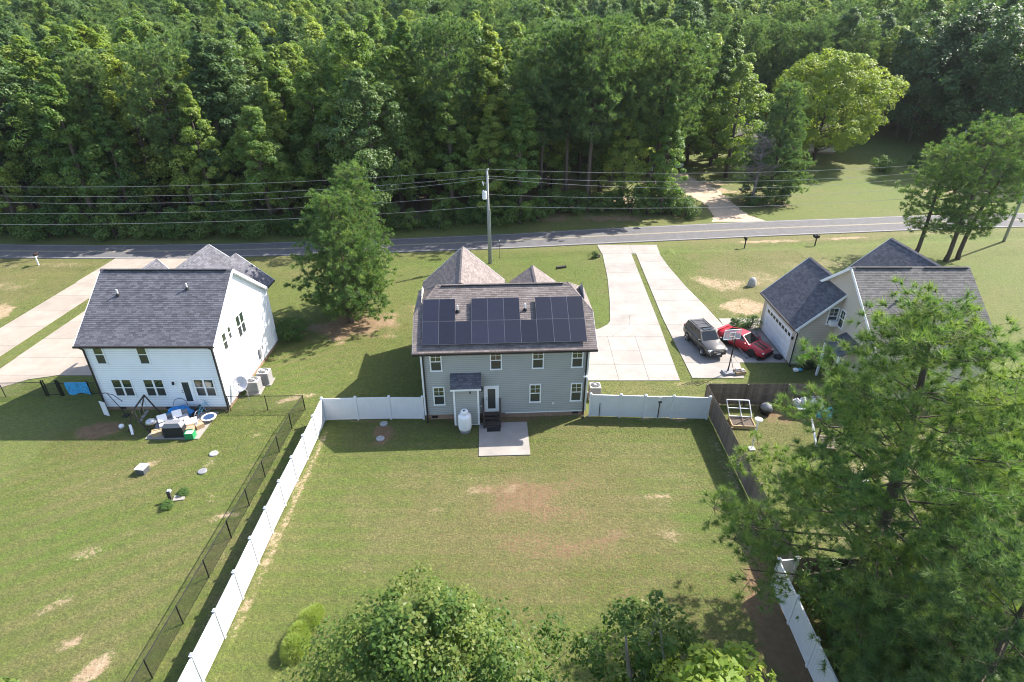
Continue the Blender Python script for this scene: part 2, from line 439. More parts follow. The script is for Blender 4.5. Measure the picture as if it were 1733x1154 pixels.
# dirt patches: x, y, rx, ry, rotation, strength
DIRT = [(-8.65, 31.2, 0.85, 1.35, 0, 1.3), (-27.4, 31.4, 1.55, 0.95, 0.1, 1.3), (-18.8, 28.0, 0.45, 0.8, 0, .6), (-15.7, 23.6, 1.15, 0.42, 0.25, 1.05),
        (-19.3, 16.2, .9, .5, .6, .75), (-17.6, 14.9, .5, 1.0, -0.4, .95), (-21.8, 21, 1.2, .5, .3, .55), (-22.3, 27.9, .6, .45, 0, .9), (-16.9, 30.7, .8, .3, 0.4, .6),
        (-21.4, 18.0, .8, .3, .7, .7), (-17.4, 24.9, .35, .3, 0, .7), (-15.0, 20.5, .3, 1.3, 0, .55), (-16.0, 34.9, 1.3, .5, .5, .9), (-14.8, 35.5, .6, .4, 0, .7), (-12.5, 38.5, .5, .3, .5, .8), (-14.5, 43.2, .7, .5, .5, .8),
        (-12.45, 23.0, 0.32, 11.0, 0, .75), (-13.55, 22.0, 0.30, 12.5, 0, .75), (-9.5, 32.35, 3.2, .16, 0, .8), (0, 32.6, 6.0, .5, .05, .9), (9.5, 32.5, 4.0, .28, 0, .8),
        (4.2, 26.2, 2.2, .9, .12, .55), (3.0, 23.8, 2.4, .7, .05, .6), (1.5, 22.0, 3.6, .6, 0, .55), (5.2, 21.0, 1.3, .6, 0, .52), (-1.8, 26.5, 2.6, .5, 0, .42), (5.8, 18.6, 1.0, .5, .3, .52), (-4, 24.0, 1.5, .5, 0, .42), (0.6, 20.0, 1.6, .4, 0, .55), (-8, 27, .4, .8, 0, .35),
        (12.0, 16.5, 1.2, 4.8, 0, 1.1), (10.9, 12.0, 2.0, 3.0, 0, .9), (13.2, 27.0, .5, 6.5, 0, .55), (12.6, 20.8, 1.0, 1.0, 0, .8),
        (-13.6, 46.3, 4.4, 2.6, 0.1, 1.15), (-11.8, 48.3, 2.2, 1.2, .6, .9), (-9.2, 50.5, 1.2, 1.4, .6, .6),
        (22.0, 56.0, 2.8, 3.0, 0, .72), (22.2, 50.6, 2.4, 2.3, .5, .92), (24.3, 50.0, 1.6, 1.2, 0, .55), (20.6, 56.5, 1.4, 2.6, .5, .75), (27, 57, 2.2, 3.0, 0, .6), (31, 61, 3.2, 2.2, 0, .5), (35.5, 62, 2.5, 1.4, 0, .5), (24, 62, 3.5, 1.4, 0, .4),
        (31, 69.3, 5.0, .55, .1, .85), (42, 70.6, 4.0, .55, .1, .85), (55, 72.6, 5.0, .5, .08, .5), (-52, 61.5, 8, .7, 0, .5), (-58, 54.5, 8, 2.6, .2, .6), (-48.0, 48.2, 1.3, 4.5, 0.05, 1.15), (-49.5, 43.5, 1.4, 3, .1, .9), (-24, 63.4, 6, .5, 0, .4), (-10, 64.6, 5, .4, .1, .45),
        (15.9, 30.5, 2.0, 4.5, 0, .42), (18.8, 33.2, 3.2, 1.2, 0, .8), (17.5, 22.5, 2.5, 3.0, 0, .55), (21.5, 27.0, 2.2, 2.0, 0, .85), (24.5, 28.5, 2.2, 2.0, 0, 1.0), (27.0, 30.0, 2.5, 1.2, 0, .6), (19.0, 18.0, 4.0, 3.0, 0, .35), (18.2, 37.0, 1.3, .6, .1, .4),
        (14.5, 37.1, 3.4, .45, .06, .6), (10.6, 36.3, 2.6, .8, 0, .35), (20.6, 37.0, .9, .4, .2, .55),
        (4, 77.4, 4.6, .9, .1, .95), (14, 78.2, 5.0, 1.0, .1, 1.0), (20.5, 81.5, 2.2, 1.8, 0, .5), (16.2, 86.5, 2.4, 3.6, 0, 1.1), (37, 86.5, 4.2, 3.6, 0, .7), (29, 97, 7, 7.5, 0, 1.15), (31, 88, 2.6, 4, .1, 1.0), (38, 92, 4, 3, 0, .6), (74, 93, 9, 4, .1, .95), (84, 92, 9, 3, 0, .9)]
RED = [(2.2, 23.5, 6.5, 6.0, 0, 1.6), (-8.65, 31.2, 2, 2, 0, 1.6), (-27.4, 31.4, 3, 3, 0, 1.3), (12.0, 13.5, 4.5, 9, 0, 1.6), (0, 32.6, 8, 2, 0, 1.5), (-13.6, 46.8, 7, 5, 0, .8), (18, 32, 5, 3, 0, 1.2), (10, 79, 18, 4, .08, .9), (37, 86.5, 6, 5, 0, 1.2)]
LUSH = [(7.7, 53, 2.2, 11, 0, .8), (14.3, 43, .45, 7, 0, .55), (33, 52, 6, 5, 0, .3), (45, 58, 14, 6, .1, .85), (-17, 37, 3.5, 7, 0, .3), (9.5, 22, 2.2, 8, 0.1, .75), (-10.5, 26, 1.5, 6, 0, .5), (-22, 22, 6, 5, .5, .35), (-6, 56, 5, 6, 0, .5), (5, 60, 5, 4, 0, .45), (66, 96, 16, 10, 0, .8), (80, 118, 10, 22, 0, 1.2), (55, 90, 10, 5, 0, .6)]
DRY = [(25, 56, 7, 9, 0, .75), (32, 63, 10, 4, 0, .7), (36, 70.5, 14, 1.4, .1, 1.0), (-54, 55, 12, 8, 0, .65), (1, 23.5, 9, 6, 0, .75), (-20, 19, 6, 5, 0, .5), (-23, 26, 5, 2, .5, .4), (6, 29, 4, 2, 0, .45), (-50, 60, 16, 2.5, 0, .7), (0, 58, 4, 3, 0, .25), (10, 35.8, 5, 1.3, 0, .4), (-24, 60, 8, 4, 0, .4), (18, 84, 4, 4, 0, .6)]

def patch(x, y, L, k):
    t = np.zeros_like(x)
    wob = (fbm(x, y, 1.7, 40 + k, 4) - 0.5) * 2.0
    for (cx, cy, rx, ry, a, s) in L:
        m = (np.abs(x - cx) < max(rx, ry) * 1.9 + .5) & (np.abs(y - cy) < max(rx, ry) * 1.9 + .5)
        if not m.any(): continue
        dx, dy = x[m] - cx, y[m] - cy
        c, n = math.cos(a), math.sin(a)
        q = np.sqrt(((dx * c + dy * n) / rx) ** 2 + ((-dx * n + dy * c) / ry) ** 2)
        q = q + wob[m] * 0.75
        t[m] = np.maximum(t[m], s * sstep(1.25, 0.45, q))
    return t

def lawn_attrs(x, y):
    d = patch(x, y, DIRT, 0)
    sp = fbm(x, y, 0.55, 20, 3); sp2 = fbm(x, y, 3.2, 24, 3)
    dirt = np.clip(d * (0.45 + 1.0 * sp), 0, 1)
    dirt = np.maximum(dirt, 0.42 * sstep(0.60, 0.78, sp * 0.5 + sp2 * 0.5))
    inwood = sstep(road_far(x) + 3.0, road_far(x) + 6.5, y) * np.maximum(sstep(13, 9, x), sstep(136, 146, y))
    dirt = np.maximum(dirt, inwood * 0.8)
    dry = np.clip(patch(x, y, DRY, 5) + 0.75 * (fbm(x, y, 4.5, 30, 5) - 0.42) * 2, 0, 1)
    lush = np.clip(patch(x, y, LUSH, 9) + 0.9 * (fbm(x, y, 7.0, 34, 4) - 0.5) * 2, 0, 1)
    # mower stripes: across the middle yard, aslant on the left lawn
    wv = 1.2 * (fbm(x, y, 6.0, 50, 3) - .5)
    mid_y = sstep(-12.8, -12.2, x) * sstep(13.6, 13.2, x) * sstep(33, 32, y)
    left_y = sstep(-12.6, -13.2, x) * sstep(60, 50, y)
    st1 = np.sin(2 * np.pi * (y / .95 + .25 * wv)) * mid_y * .34; st2 = np.sin(2 * np.pi * ((x * .52 - y * .85) / 1.15 + .3 * wv)) * left_y * .30
    dry = np.clip(dry + st1 + st2, 0, 1); lush = np.clip(lush - 1.3 * (st1 + st2), 0, 1)
    # verge between ditch and road is drier, the ditch itself greener
    off = road_near(x) - y
    lush = np.clip(lush + 0.7 * np.exp(-((off - 3.6) / .9) ** 2), 0, 1)
    dry = np.clip(dry + 0.4 * sstep(2.2, .8, off) * (off > 0), 0, 1)
    red = np.clip(patch(x, y, RED, 3), 0, 1)
    # thin worn streaks across the middle of the back yard
    stk = fbm(x * .30 + .12 * y, y * 1.5, 1.6, 70, 5)
    yard = np.clip(patch(x, y, [(2.0, 23.5, 7.5, 5.2, 0, 1.0), (-6, 22, 4, 6, 0, .45), (7.5, 27, 4, 3, 0, .5)], 12), 0, 1)
    dirt = np.maximum(dirt, yard * .80 * sstep(.47, .66, stk)); dry = np.clip(dry + .35 * yard * sstep(.40, .60, stk), 0, 1)
    return dirt, dry, lush, red

def lawn_material(name, blade=False):
    m, nt, N, L, P = new_mat(name)
    P.inputs["Roughness"].default_value = 0.85
    P.inputs["Specular IOR Level"].default_value = 0.2
    geo = N.new("ShaderNodeNewGeometry")
    def noise(s, d=5, r=0.6):
        n = N.new("ShaderNodeTexNoise"); n.inputs["Scale"].default_value = s; n.inputs["Detail"].default_value = d
        n.inputs["Roughness"].default_value = r
        L.new(geo.outputs["Position"], n.inputs["Vector"]); return n.outputs[0]
    def attr(n):
        a = N.new("ShaderNodeAttribute"); a.attribute_name = n; return a.outputs["Fac"]
    def mix(f, a, b):
        x = N.new("ShaderNodeMix"); x.data_type = 'RGBA'
        if isinstance(f, float): x.inputs["Factor"].default_value = f
        else: L.new(f, x.inputs["Factor"])
        for s, v in (("A", a), ("B", b)):
            sk = [i for i in x.inputs if i.name == s and i.type == 'RGBA'][0]
            if isinstance(v, tuple): sk.default_value = (*v, 1)
            else: L.new(v, sk)
        return [o for o in x.outputs if o.type == 'RGBA'][0]
    def ramp(f, a, b):
        r = N.new("ShaderNodeMapRange"); r.inputs[1].default_value = a; r.inputs[2].default_value = b
        L.new(f, r.inputs[0]); return r.outputs[0]
    fine = ramp(noise(9.0, 6, 0.75), 0.36, 0.64)
    grain = ramp(noise(3.6, 8, 0.80), 0.36, 0.64)
    mid = ramp(noise(0.9, 7, 0.65), 0.33, 0.67)
    clov = ramp(noise(1.5, 7, 0.72), 0.53, 0.60)
    clov2 = ramp(noise(2.3, 6, 0.7), 0.55, 0.63)
    big = ramp(noise(0.22, 5, 0.6), 0.35, 0.65)
    g = mix(mid, (0.128, 0.218, 0.028), (0.222, 0.262, 0.046))
    g = mix(big, g, mix(0.5, g, (0.150, 0.190, 0.030)))
    g = mix(attr("lush"), g, (0.132, 0.245, 0.022))
    g = mix(attr("dry"), g, (0.275, 0.235, 0.098))
    cf = N.new("ShaderNodeMath"); cf.operation = 'MULTIPLY'; cf.inputs[1].default_value = 0.5; L.new(clov, cf.inputs[0])
    g = mix(cf.outputs[0], g, (0.070, 0.128, 0.024))
    cf2 = N.new("ShaderNodeMath"); cf2.operation = 'MULTIPLY'; cf2.inputs[1].default_value = 0.45; L.new(clov2, cf2.inputs[0])
    g = mix(cf2.outputs[0], g, (0.205, 0.215, 0.065))
    g = mix(grain, mix(0.76, g, (0.060, 0.070, 0.024)), g)  # dark grain paints the shadows between grass clumps into the colour
    sp_ = N.new("ShaderNodeMath"); sp_.operation = 'MULTIPLY'
    L.new(ramp(noise(4.2, 9, 0.85), 0.47, 0.60), sp_.inputs[0])
    rr_ = N.new("ShaderNodeMapRange"); rr_.inputs[3].default_value = 0.10; rr_.inputs[4].default_value = 0.85
    L.new(attr("red"), rr_.inputs[0]); L.new(rr_.outputs[0], sp_.inputs[1])
    g = mix(sp_.outputs[0], g, (0.185, 0.120, 0.062))
    if blade:
        t = attr("tint")
        g = mix(t, mix(0.45, g, (0.062, 0.090, 0.020)), mix(0.28, g, (0.28, 0.30, 0.10)))
        tr = N.new("ShaderNodeBsdfTranslucent"); L.new(g, tr.inputs[0])
        mx = N.new("ShaderNodeMixShader"); mx.inputs[0].default_value = 0.3
        L.new(g, P.inputs["Base Color"])
        L.new(P.outputs[0], mx.inputs[1]); L.new(tr.outputs[0], mx.inputs[2]); L.new(mx.outputs[0], N["Material Output"].inputs["Surface"])
        return m
    g2 = mix(fine, (0.085, 0.088, 0.034), g)
    dn = ramp(noise(2.6, 6), 0.25, 0.75)
    soil = mix(attr("red"), mix(dn, (0.27, 0.185, 0.115), (0.40, 0.31, 0.21)), mix(dn, (0.13, 0.080, 0.045), (0.225, 0.145, 0.085)))
    # broken edge: patch strength against fine noise
    th = N.new("ShaderNodeMath"); th.operation = 'MULTIPLY_ADD'; th.inputs[1].default_value = 3.6
    L.new(ramp(noise(4.6, 9, 0.82), 0.3, 0.7), th.inputs[0])
    sc_ = N.new("ShaderNodeMath"); sc_.operation = 'MULTIPLY_ADD'; sc_.inputs[1].default_value = 2.8; sc_.inputs[2].default_value = -3.2
    L.new(attr("dirt"), sc_.inputs[0]); L.new(sc_.outputs[0], th.inputs[2])
    df = N.new("ShaderNodeMath"); df.operation = 'ADD'; df.use_clamp = True; df.inputs[1].default_value = 0.0
    L.new(th.outputs[0], df.inputs[0])
    L.new(mix(df.outputs[0], g2, soil), P.inputs["Base Color"])
    bp = N.new("ShaderNodeBump"); bp.inputs["Strength"].default_value = 1.0; bp.inputs["Distance"].default_value = 0.12
    L.new(noise(6.0, 6, 0.75), bp.inputs["Height"]); L.new(bp.outputs[0], P.inputs["Normal"])
    return m
MAT['lawn'] = lawn_material('lawn_ground')
MAT['blade'] = lawn_material('grass_blade', True)

def build_ground():
    xs = np.concatenate([np.linspace(-700, -140, 8)[:-1], np.linspace(-140, -62, 40)[:-1], np.arange(-62, 74, 0.36), np.linspace(74, 150, 40), np.linspace(150, 700, 8)[1:]])
    ys = np.concatenate([np.linspace(-120, 6, 10)[:-1], np.arange(6, 112, 0.36), np.linspace(112, 200, 40), np.linspace(200, 900, 10)[1:]])
    X, Y = np.meshgrid(xs, ys)
    Z = terrain(X, Y)
    nx, ny = len(xs), len(ys)
    me = bpy.data.meshes.new("ground")
    v = np.stack([X.ravel(), Y.ravel(), Z.ravel()], 1).astype(np.float32)
    me.vertices.add(len(v)); me.vertices.foreach_set("co", v.ravel())
    i, j = np.meshgrid(np.arange(nx - 1), np.arange(ny - 1))
    a = (j * nx + i).ravel()
    q = np.stack([a, a + 1, a + 1 + nx, a + nx], 1).astype(np.int32)
    me.loops.add(q.size); me.loops.foreach_set("vertex_index", q.ravel())
    me.polygons.add(len(q)); me.polygons.foreach_set("loop_start", np.arange(0, q.size, 4, dtype=np.int32))
    me.update(calc_edges=True)
    me.polygons.foreach_set("use_smooth", np.ones(len(q), dtype=bool))
    for nm, val in zip(("dirt", "dry", "lush", "red"), lawn_attrs(X.ravel(), Y.ravel())):
        at = me.attributes.new(nm, 'FLOAT', 'POINT'); at.data.foreach_set("value", val.astype(np.float32))
    me.materials.append(MAT['lawn'])
    tag(link_mesh("ground", me), "lawns and bare soil around the houses", kind="structure")
build_ground()

# ---------------------------------------------------------------- road, driveways, walks
def ribbon(name, xs, ya, yb, z, mat, kind="structure", thick=0.0):
    mb = MB()
    for k in range(len(xs) - 1):
        x0, x1 = xs[k], xs[k + 1]
        mb.quad((x0, ya(x0), z), (x1, ya(x1), z), (x1, yb(x1), z), (x0, yb(x0), z))
        if thick:
            mb.quad((x0, ya(x0), z - thick), (x1, ya(x1), z - thick), (x1, ya(x1), z), (x0, ya(x0), z))
            mb.quad((x1, yb(x1), z - thick), (x0, yb(x0), z - thick), (x0, yb(x0), z), (x1, yb(x1), z))
    o = mb.build(name, mat)
    return tag(o, kind=kind)
rxs = np.linspace(-140, 140, 141)
ribbon("road", rxs, road_near, road_far, 0.07, MAT['asphalt'], thick=0.12)
mid = lambda x: (road_near(x) + road_far(x)) / 2
def road_line(fa, fb, mat, label):
    o = ribbon("road_marking", rxs, fa, fb, 0.075, mat); o["label"] = label
road_line(lambda x: road_near(x) + .22, lambda x: road_near(x) + .34, MAT['paint_line'], "worn white edge line on the near side of the road")
road_line(lambda x: road_far(x) - .34, lambda x: road_far(x) - .22, MAT['paint_line'], "worn white edge line on the wood side of the road")
road_line(lambda x: mid(x) - .16, lambda x: mid(x) - .05, MAT['paint_yellow'], "nearer of the two yellow centre lines")
road_line(lambda x: mid(x) + .05, lambda x: mid(x) + .16, MAT['paint_yellow'], "farther of the two yellow centre lines")

def slab_run(root, name, ys, xl, xr, z, mat, cuts=(), gap=0.022):
    """a run of poured slabs, one object each, between the edge curves xl(y), xr(y)."""
    for a, b in zip(ys[:-1], ys[1:]):
        y0, y1 = min(a, b) + gap / 2, max(a, b) - gap / 2
        fr = [0.0] + list(cuts) + [1.0]
        for f0, f1 in zip(fr[:-1], fr[1:]):
            n = 3
            L = []; Rr = []
            for k in range(n + 1):
                y = y0 + (y1 - y0) * k / n
                w = xr(y) - xl(y)
                L.append((xl(y) + w * f0 + (gap / 2 if f0 > 0 else 0), y)); Rr.append((xl(y) + w * f1 - (gap / 2 if f1 < 1 else 0), y))
            mb = MB().prism(L[::-1] + Rr, -0.10, z)
            # order: polygon anticlockwise
            mb.build(name, mat, root)
def lin(pts):
    ys = [p[0] for p in pts]; xs = [p[1] for p in pts]
    return lambda y: float(np.interp(y, ys, xs))
def structure(name, label):
    o = bpy.data.objects.new(name, None); COL.objects.link(o)
    return tag(o, label, kind="structure")
dw = structure("driveway", "pale concrete driveway in two strips from the road")
dl = lin([(37.4, 5.4), (44.6, 5.4), (46.2, 8.35), (47.2, 8.9), (51.7, 9.54), (57.6, 10.17), (65.2, 10.63), (68, 10.4)])
dl_r = lin([(37.4, 12.77), (47.8, 13.31), (65, 14.0), (68, 14.25)])
slab_run(dw, "concrete_slab", [37.35, 39.7, 42.0, 44.4], dl, dl_r, 0.05, MAT['concrete'], cuts=(0.37, 0.68))
slab_run(dw, "concrete_slab", [44.4, 46.7, 48.6], dl, dl_r, 0.05, MAT['concrete'], cuts=(0.42,))
slab_run(dw, "concrete_slab", [48.6, 51.2, 53.8, 56.4, 59.0, 61.6, 64.9], dl, dl_r, 0.05, MAT['concrete'])
slab_run(dw, "concrete_slab", [64.9, 67.95], lin([(64, 10.6), (68.2, 10.35)]), lin([(64, 17.3), (68.2, 17.65)]), 0.05, MAT['concrete'], cuts=(0.54,))
dr_l = lin([(37.6, 13.81), (47.8, 13.85), (65, 14.56)])
dr_r = lin([(46.6, 18.95), (47.3, 18.86), (51, 18.46), (55.3, 17.86), (61, 17.39), (66, 17.26)])
slab_run(dw, "concrete_slab", [46.6, 49.2, 51.8, 54.4, 57.0, 59.6, 62.2, 64.9], dr_l, dr_r, 0.05, MAT['concrete'])
slab_run(dw, "concrete_slab", [40.0, 42.2, 44.4, 46.6], dr_l, lambda y: 21.97, 0.05, MAT['concrete'], cuts=(0.52,))
slab_run(dw, "concrete_slab", [37.7, 40.0], dr_l, lin([(37.6, 17.75), (40, 18.2)]), 0.05, MAT['concrete'])
slab_run(dw, "concrete_slab", [46.62, 47.9], lambda y: 18.98, lambda y: 26.0, 0.045, MAT['concrete'], cuts=(0.25, 0.5, 0.75))
hw = structure("front_walk", "curved concrete walk beside the grey house")
slab_run(hw, "concrete_slab", [44.42, 45.8], lambda y: 3.6, lambda y: 5.38 + (y - 44.4) * 1.3, 0.045, MAT['concrete'])
wd = structure("driveway", "stained concrete driveway left of the white house")
slab_run(wd, "concrete_slab", [36.0, 39.4, 42.8, 46.2, 49.6, 53.0, 56.4], lambda y: -45.5, lambda y: -41.75, 0.05, MAT['concrete_tan'])
slab_run(wd, "concrete_slab", [40.8, 44.0, 47.2, 50.4, 53.6, 56.4], lambda y: -40.25, lin([(38, -28.55), (46, -28.55), (50, -32), (57, -36.5)]), 0.05, MAT['concrete_tan'], cuts=(0.5,))
slab_run(wd, "concrete_slab", [38.1, 40.8], lambda y: -40.2, lambda y: -28.55, 0.05, MAT['concrete_tan'], cuts=(0.33, 0.66))
slab_run(wd, "concrete_slab", [36.3, 38.1], lin([(36.2, -40.4), (38.1, -40.2)]), lin([(36.2, -38.3), (37.6, -36.8), (38.1, -35)]), 0.05, MAT['concrete_tan'])
slab_run(wd, "concrete_slab", [56.4, 59.4, 63.3], lambda y: -45.6, lambda y: -36.9, 0.05, MAT['concrete_tan'], cuts=(0.5,))
tr = MB()
tp = [(31.0, 77.3, 6.4), (30.9, 80, 4.2), (31.0, 85, 3.4), (30.6, 90, 4.4), (29.5, 96, 6.0), (27.5, 104, 5.5)]
tyy = np.linspace(tp[0][1], tp[-1][1], 46)
txx = np.interp(tyy, [p[1] for p in tp], [p[0] for p in tp]); tww = np.interp(tyy, [p[1] for p in tp], [p[2] for p in tp]) * .6
jl = [rnd.uniform(-.28, .28) * (k_ > 1) for k_ in range(46)]; jr = [rnd.uniform(-.28, .28) * (k_ > 1) for k_ in range(46)]
for k_ in range(45):
    def tq(k, sg): 
        x_ = txx[k] + sg * tww[k] + (jr if sg > 0 else jl)[k]; return (x_, tyy[k], .03 + TZ(x_, tyy[k]))
    tr.quad(tq(k_, -1), tq(k_, 1), tq(k_ + 1, 1), tq(k_ + 1, -1))
tr.build("dirt_track", MAT['clay_dirt'])["kind"] = "structure"

# ---------------------------------------------------------------- building helpers
def lap_wall(mb, A, B, z0, z1, prof=None, e=0.148, proud=0.032):
    """lap siding from A to B (seen from outside, A left). prof(z) -> (t0,t1) fractions of the run."""
    A = Vector((*A, 0)); B = Vector((*B, 0)); d = B - A
    n = Vector((d.y, -d.x, 0)).normalized()
    z = z0
    prof = prof or (lambda z: (0.0, 1.0))
    while z < z1 - 1e-4:
        zt = min(z + e, z1)
        a0, b0 = prof(z); a1, b1 = prof(zt)
        if b0 - a0 > 0.002:
            p = [A + d * a0, A + d * b0, A + d * b1, A + d * a1]
            lo = n * proud; hi = n * 0.002
            U = Vector((0, 0, 1))
            mb.quad(p[0] + lo + U * z, p[1] + lo + U * z, p[2] + hi + U * zt, p[3] + hi + U * zt, [(0, 0), (1, 0), (1, (zt - z) / e), (0, (zt - z) / e)])
            mb.quad(p[0] + hi + U * z, p[1] + hi + U * z, p[1] + lo + U * z, p[0] + lo + U * z)
        z = zt
def gable_prof(zE, zP, c=0.5):
    def f(z):
        if z <= zE: return (0.0, 1.0)
        t = min((z - zE) / (zP - zE), 1.0)
        return (c * t, 1 - (1 - c) * t)
    return f
def roof_slope(mb, a, b, c, d, thick=0.10, exposure=0.145):
    """shingled slope: a,b eave (left,right seen from outside), c,d ridge (right,left)."""
    a, b, c, d = map(Vector, (a, b, c, d))
    ab = (b - a)
    e = ab.normalized()
    up = ((d - a) - e * (d - a).dot(e))
    if up.length < 1e-6: up = ((c - b) - e * (c - b).dot(e))
    sl = up.length; upn = up.normalized()
    nrm = e.cross(upn).normalized()
    n = max(2, int(round(sl / exposure)))
    def uvp(p): return ((p - a).dot(e) + 50.0, (p - a).dot(upn) / sl * n * 0.145)
    for k in range(n):
        t0, t1 = k / n, (k + 1) / n
        p0, p1 = a.lerp(d, t0), b.lerp(c, t0); p2, p3 = b.lerp(c, t1), a.lerp(d, t1)
        lo, hi = nrm * 0.014, nrm * 0.003
        mb.quad(p0 + lo, p1 + lo, p2 + hi, p3 + hi, [uvp(p0), uvp(p1), uvp(p2), uvp(p3)])
        w = [(u[0], u[1] + .02) for u in (uvp(p0), uvp(p1))]
        mb.quad(p0 + hi, p1 + hi, p1 + lo, p0 + lo, [w[0], w[1], w[1], w[0]])
    T = nrm * -thick
    mb.quad(a + T, d + T, c + T, b + T)
    for p, q in ((a, b), (b, c), (c, d), (d, a)):
        if (q - p).length > 1e-4: mb.quad(p + T, q + T, q + nrm * .003, p + nrm * .003)
def ridge_caps(mb, p, q, w=0.15):
    p, q = Vector(p), Vector(q); d = q - p; n = max(1, int(d.length / 0.24))
    s = d.normalized().cross(Vector((0, 0, 1))).normalized()
    for k in range(n):
        a, b = p + d * (k / n), p + d * ((k + 1.15) / n)
        r0, r1 = Vector((0, 0, .035)), Vector((0, 0, .02))
        for sg in (-1, 1):
            A = [a + r0, b + r1, b + s * sg * w + r1 - Vector((0, 0, w * .6)), a + s * sg * w + r0 - Vector((0, 0, w * .6))]
            if sg < 0: A = A[::-1]
            mb.quad(*A, [(50 + k * .3, .01), (50 + k * .3, .13), (50.2 + k * .3, .13), (50.2 + k * .3, .01)])
def window(parent, o, ux, n, w, h, grid=True, double=False, depth=0.05, name="window"):
    """o: bottom centre on the wall plane (local); ux: unit along wall (right seen from outside); n: outward."""
    o, ux, n = Vector(o), Vector(ux), Vector(n); U = Vector((0, 0, 1))
    fr = MB()
    def bar(x0, x1, z0, z1, d0, d1):
        c = [o + ux * x + U * z for x, z in ((x0, z0), (x1, z0), (x1, z1), (x0, z1))]
        fr.add([p + n * d0 for p in c] + [p + n * d1 for p in c], [(3, 2, 1, 0), (4, 5, 6, 7), (0, 1, 5, 4), (1, 2, 6, 5), (2, 3, 7, 6), (3, 0, 4, 7)])
    t = 0.075
    bar(-w / 2, -w / 2 + t, 0, h, .005, depth + .01); bar(w / 2 - t, w / 2, 0, h, .005, depth + .01)
    bar(-w / 2 + t, w / 2 - t, h - t, h, .005, depth + .01); bar(-w / 2 - .02, w / 2 + .02, -.03, t * .8, .004, depth + .03)
    cols = [(-w / 2 + t, w / 2 - t)]
    if double:
        bar(-.06, .06, t * .8, h - t, .005, depth + .008)
        cols = [(-w / 2 + t, -.06), (.06, w / 2 - t)]
    for x0, x1 in cols: bar(x0, x1, h * .5 - .03, h * .5 + .03, .006, depth)
    f = fr.build(name, MAT['white_trim'], parent)
    for x0, x1 in cols:
        for z0, z1, mt, dd in ((h * .5 + .03, h - t, 'glass', .03), (t * .8, h * .5 - .03, 'screen', .024)):
            g = MB().quad(o + ux * x0 + U * z0 + n * dd, o + ux * x1 + U * z0 + n * dd, o + ux * x1 + U * z1 + n * dd, o + ux * x0 + U * z1 + n * dd)
            g.build("pane", MAT[mt], f)
        if grid:
            mu = MB(); fr2 = fr; 
            cx = (x0 + x1) / 2; zc = h * .75 - .02
            mu.beam(o + ux * cx + U * (h * .5 + .03) + n * .036, o + ux * cx + U * (h - t) + n * .036, .022, .01, up=n)
            mu.beam(o + ux * x0 + U * zc + n * .036, o + ux * x1 + U * zc + n * .036, .01, .022)
            mu.build("muntin", MAT['white_trim'], f)
    return f
def glazed_door(parent, o, ux, n, w, h, name="back_door"):
    o, ux, n = Vector(o), Vector(ux), Vector(n); U = Vector((0, 0, 1))
    mb = MB()
    def bar(m, x0, x1, z0, z1, d0, d1):
        c = [o + ux * x + U * z for x, z in ((x0, z0), (x1, z0), (x1, z1), (x0, z1))]
        m.add([p + n * d0 for p in c] + [p + n * d1 for p in c], [(3, 2, 1, 0), (4, 5, 6, 7), (0, 1, 5, 4), (1, 2, 6, 5), (2, 3, 7, 6), (3, 0, 4, 7)])
    bar(mb, -w / 2, -w / 2 + .10, 0, h, .005, .06); bar(mb, w / 2 - .10, w / 2, 0, h, .005, .06); bar(mb, -w / 2 + .1, w / 2 - .1, h - .09, h, .005, .06)
    bar(mb, -w / 2 + .1, -w / 2 + .24, .0, h - .09, .005, .045); bar(mb, w / 2 - .24, w / 2 - .1, .0, h - .09, .005, .045)
    bar(mb, -w / 2 + .24, w / 2 - .24, 0, .24, .005, .045); bar(mb, -w / 2 + .24, w / 2 - .24, h - .24, h - .09, .005, .045)
    d = mb.build(name, MAT['white_trim'], parent)
    g = MB().quad(*[o + ux * x + U * z + n * .03 for x, z in ((-w / 2 + .24, .24), (w / 2 - .24, .24), (w / 2 - .24, h - .24), (-w / 2 + .24, h - .24))])
    g.build("pane", MAT['screen'], d)
    k = MB().blob(o + ux * (-w / 2 + .17) + U * 1.0 + n * .08, .035, .035, .035, 8, 5)
    k.build("handle", MAT['black'], d); MB().blob(o + ux * (-w / 2 + .17) + U * 1.15 + n * .06, .03, .03, .03, 8, 5).build("deadbolt", MAT['black'], d)
    return d
def vent_pipe(parent, x, y, z, h=0.42):
    p = MB().tube([(x, y, z - .1), (x, y, z + h)], .05, 8).build("vent_pipe", MAT['white_plastic'], parent)
    MB().lathe([(.16, z - .02), (.11, z + .09), (.06, z + .13)], x, y, 10).build("boot", MAT['rubber'], p)
    return p
def downspout(parent, pts, mat='dark_metal'):
    return MB_tube_box(pts).build("downspout", MAT[mat], parent)
def MB_tube_box(pts, w=.09, h=.07):
    mb = MB()
    for p, q in zip(pts[:-1], pts[1:]): mb.beam(p, q, w, h)
    return mb
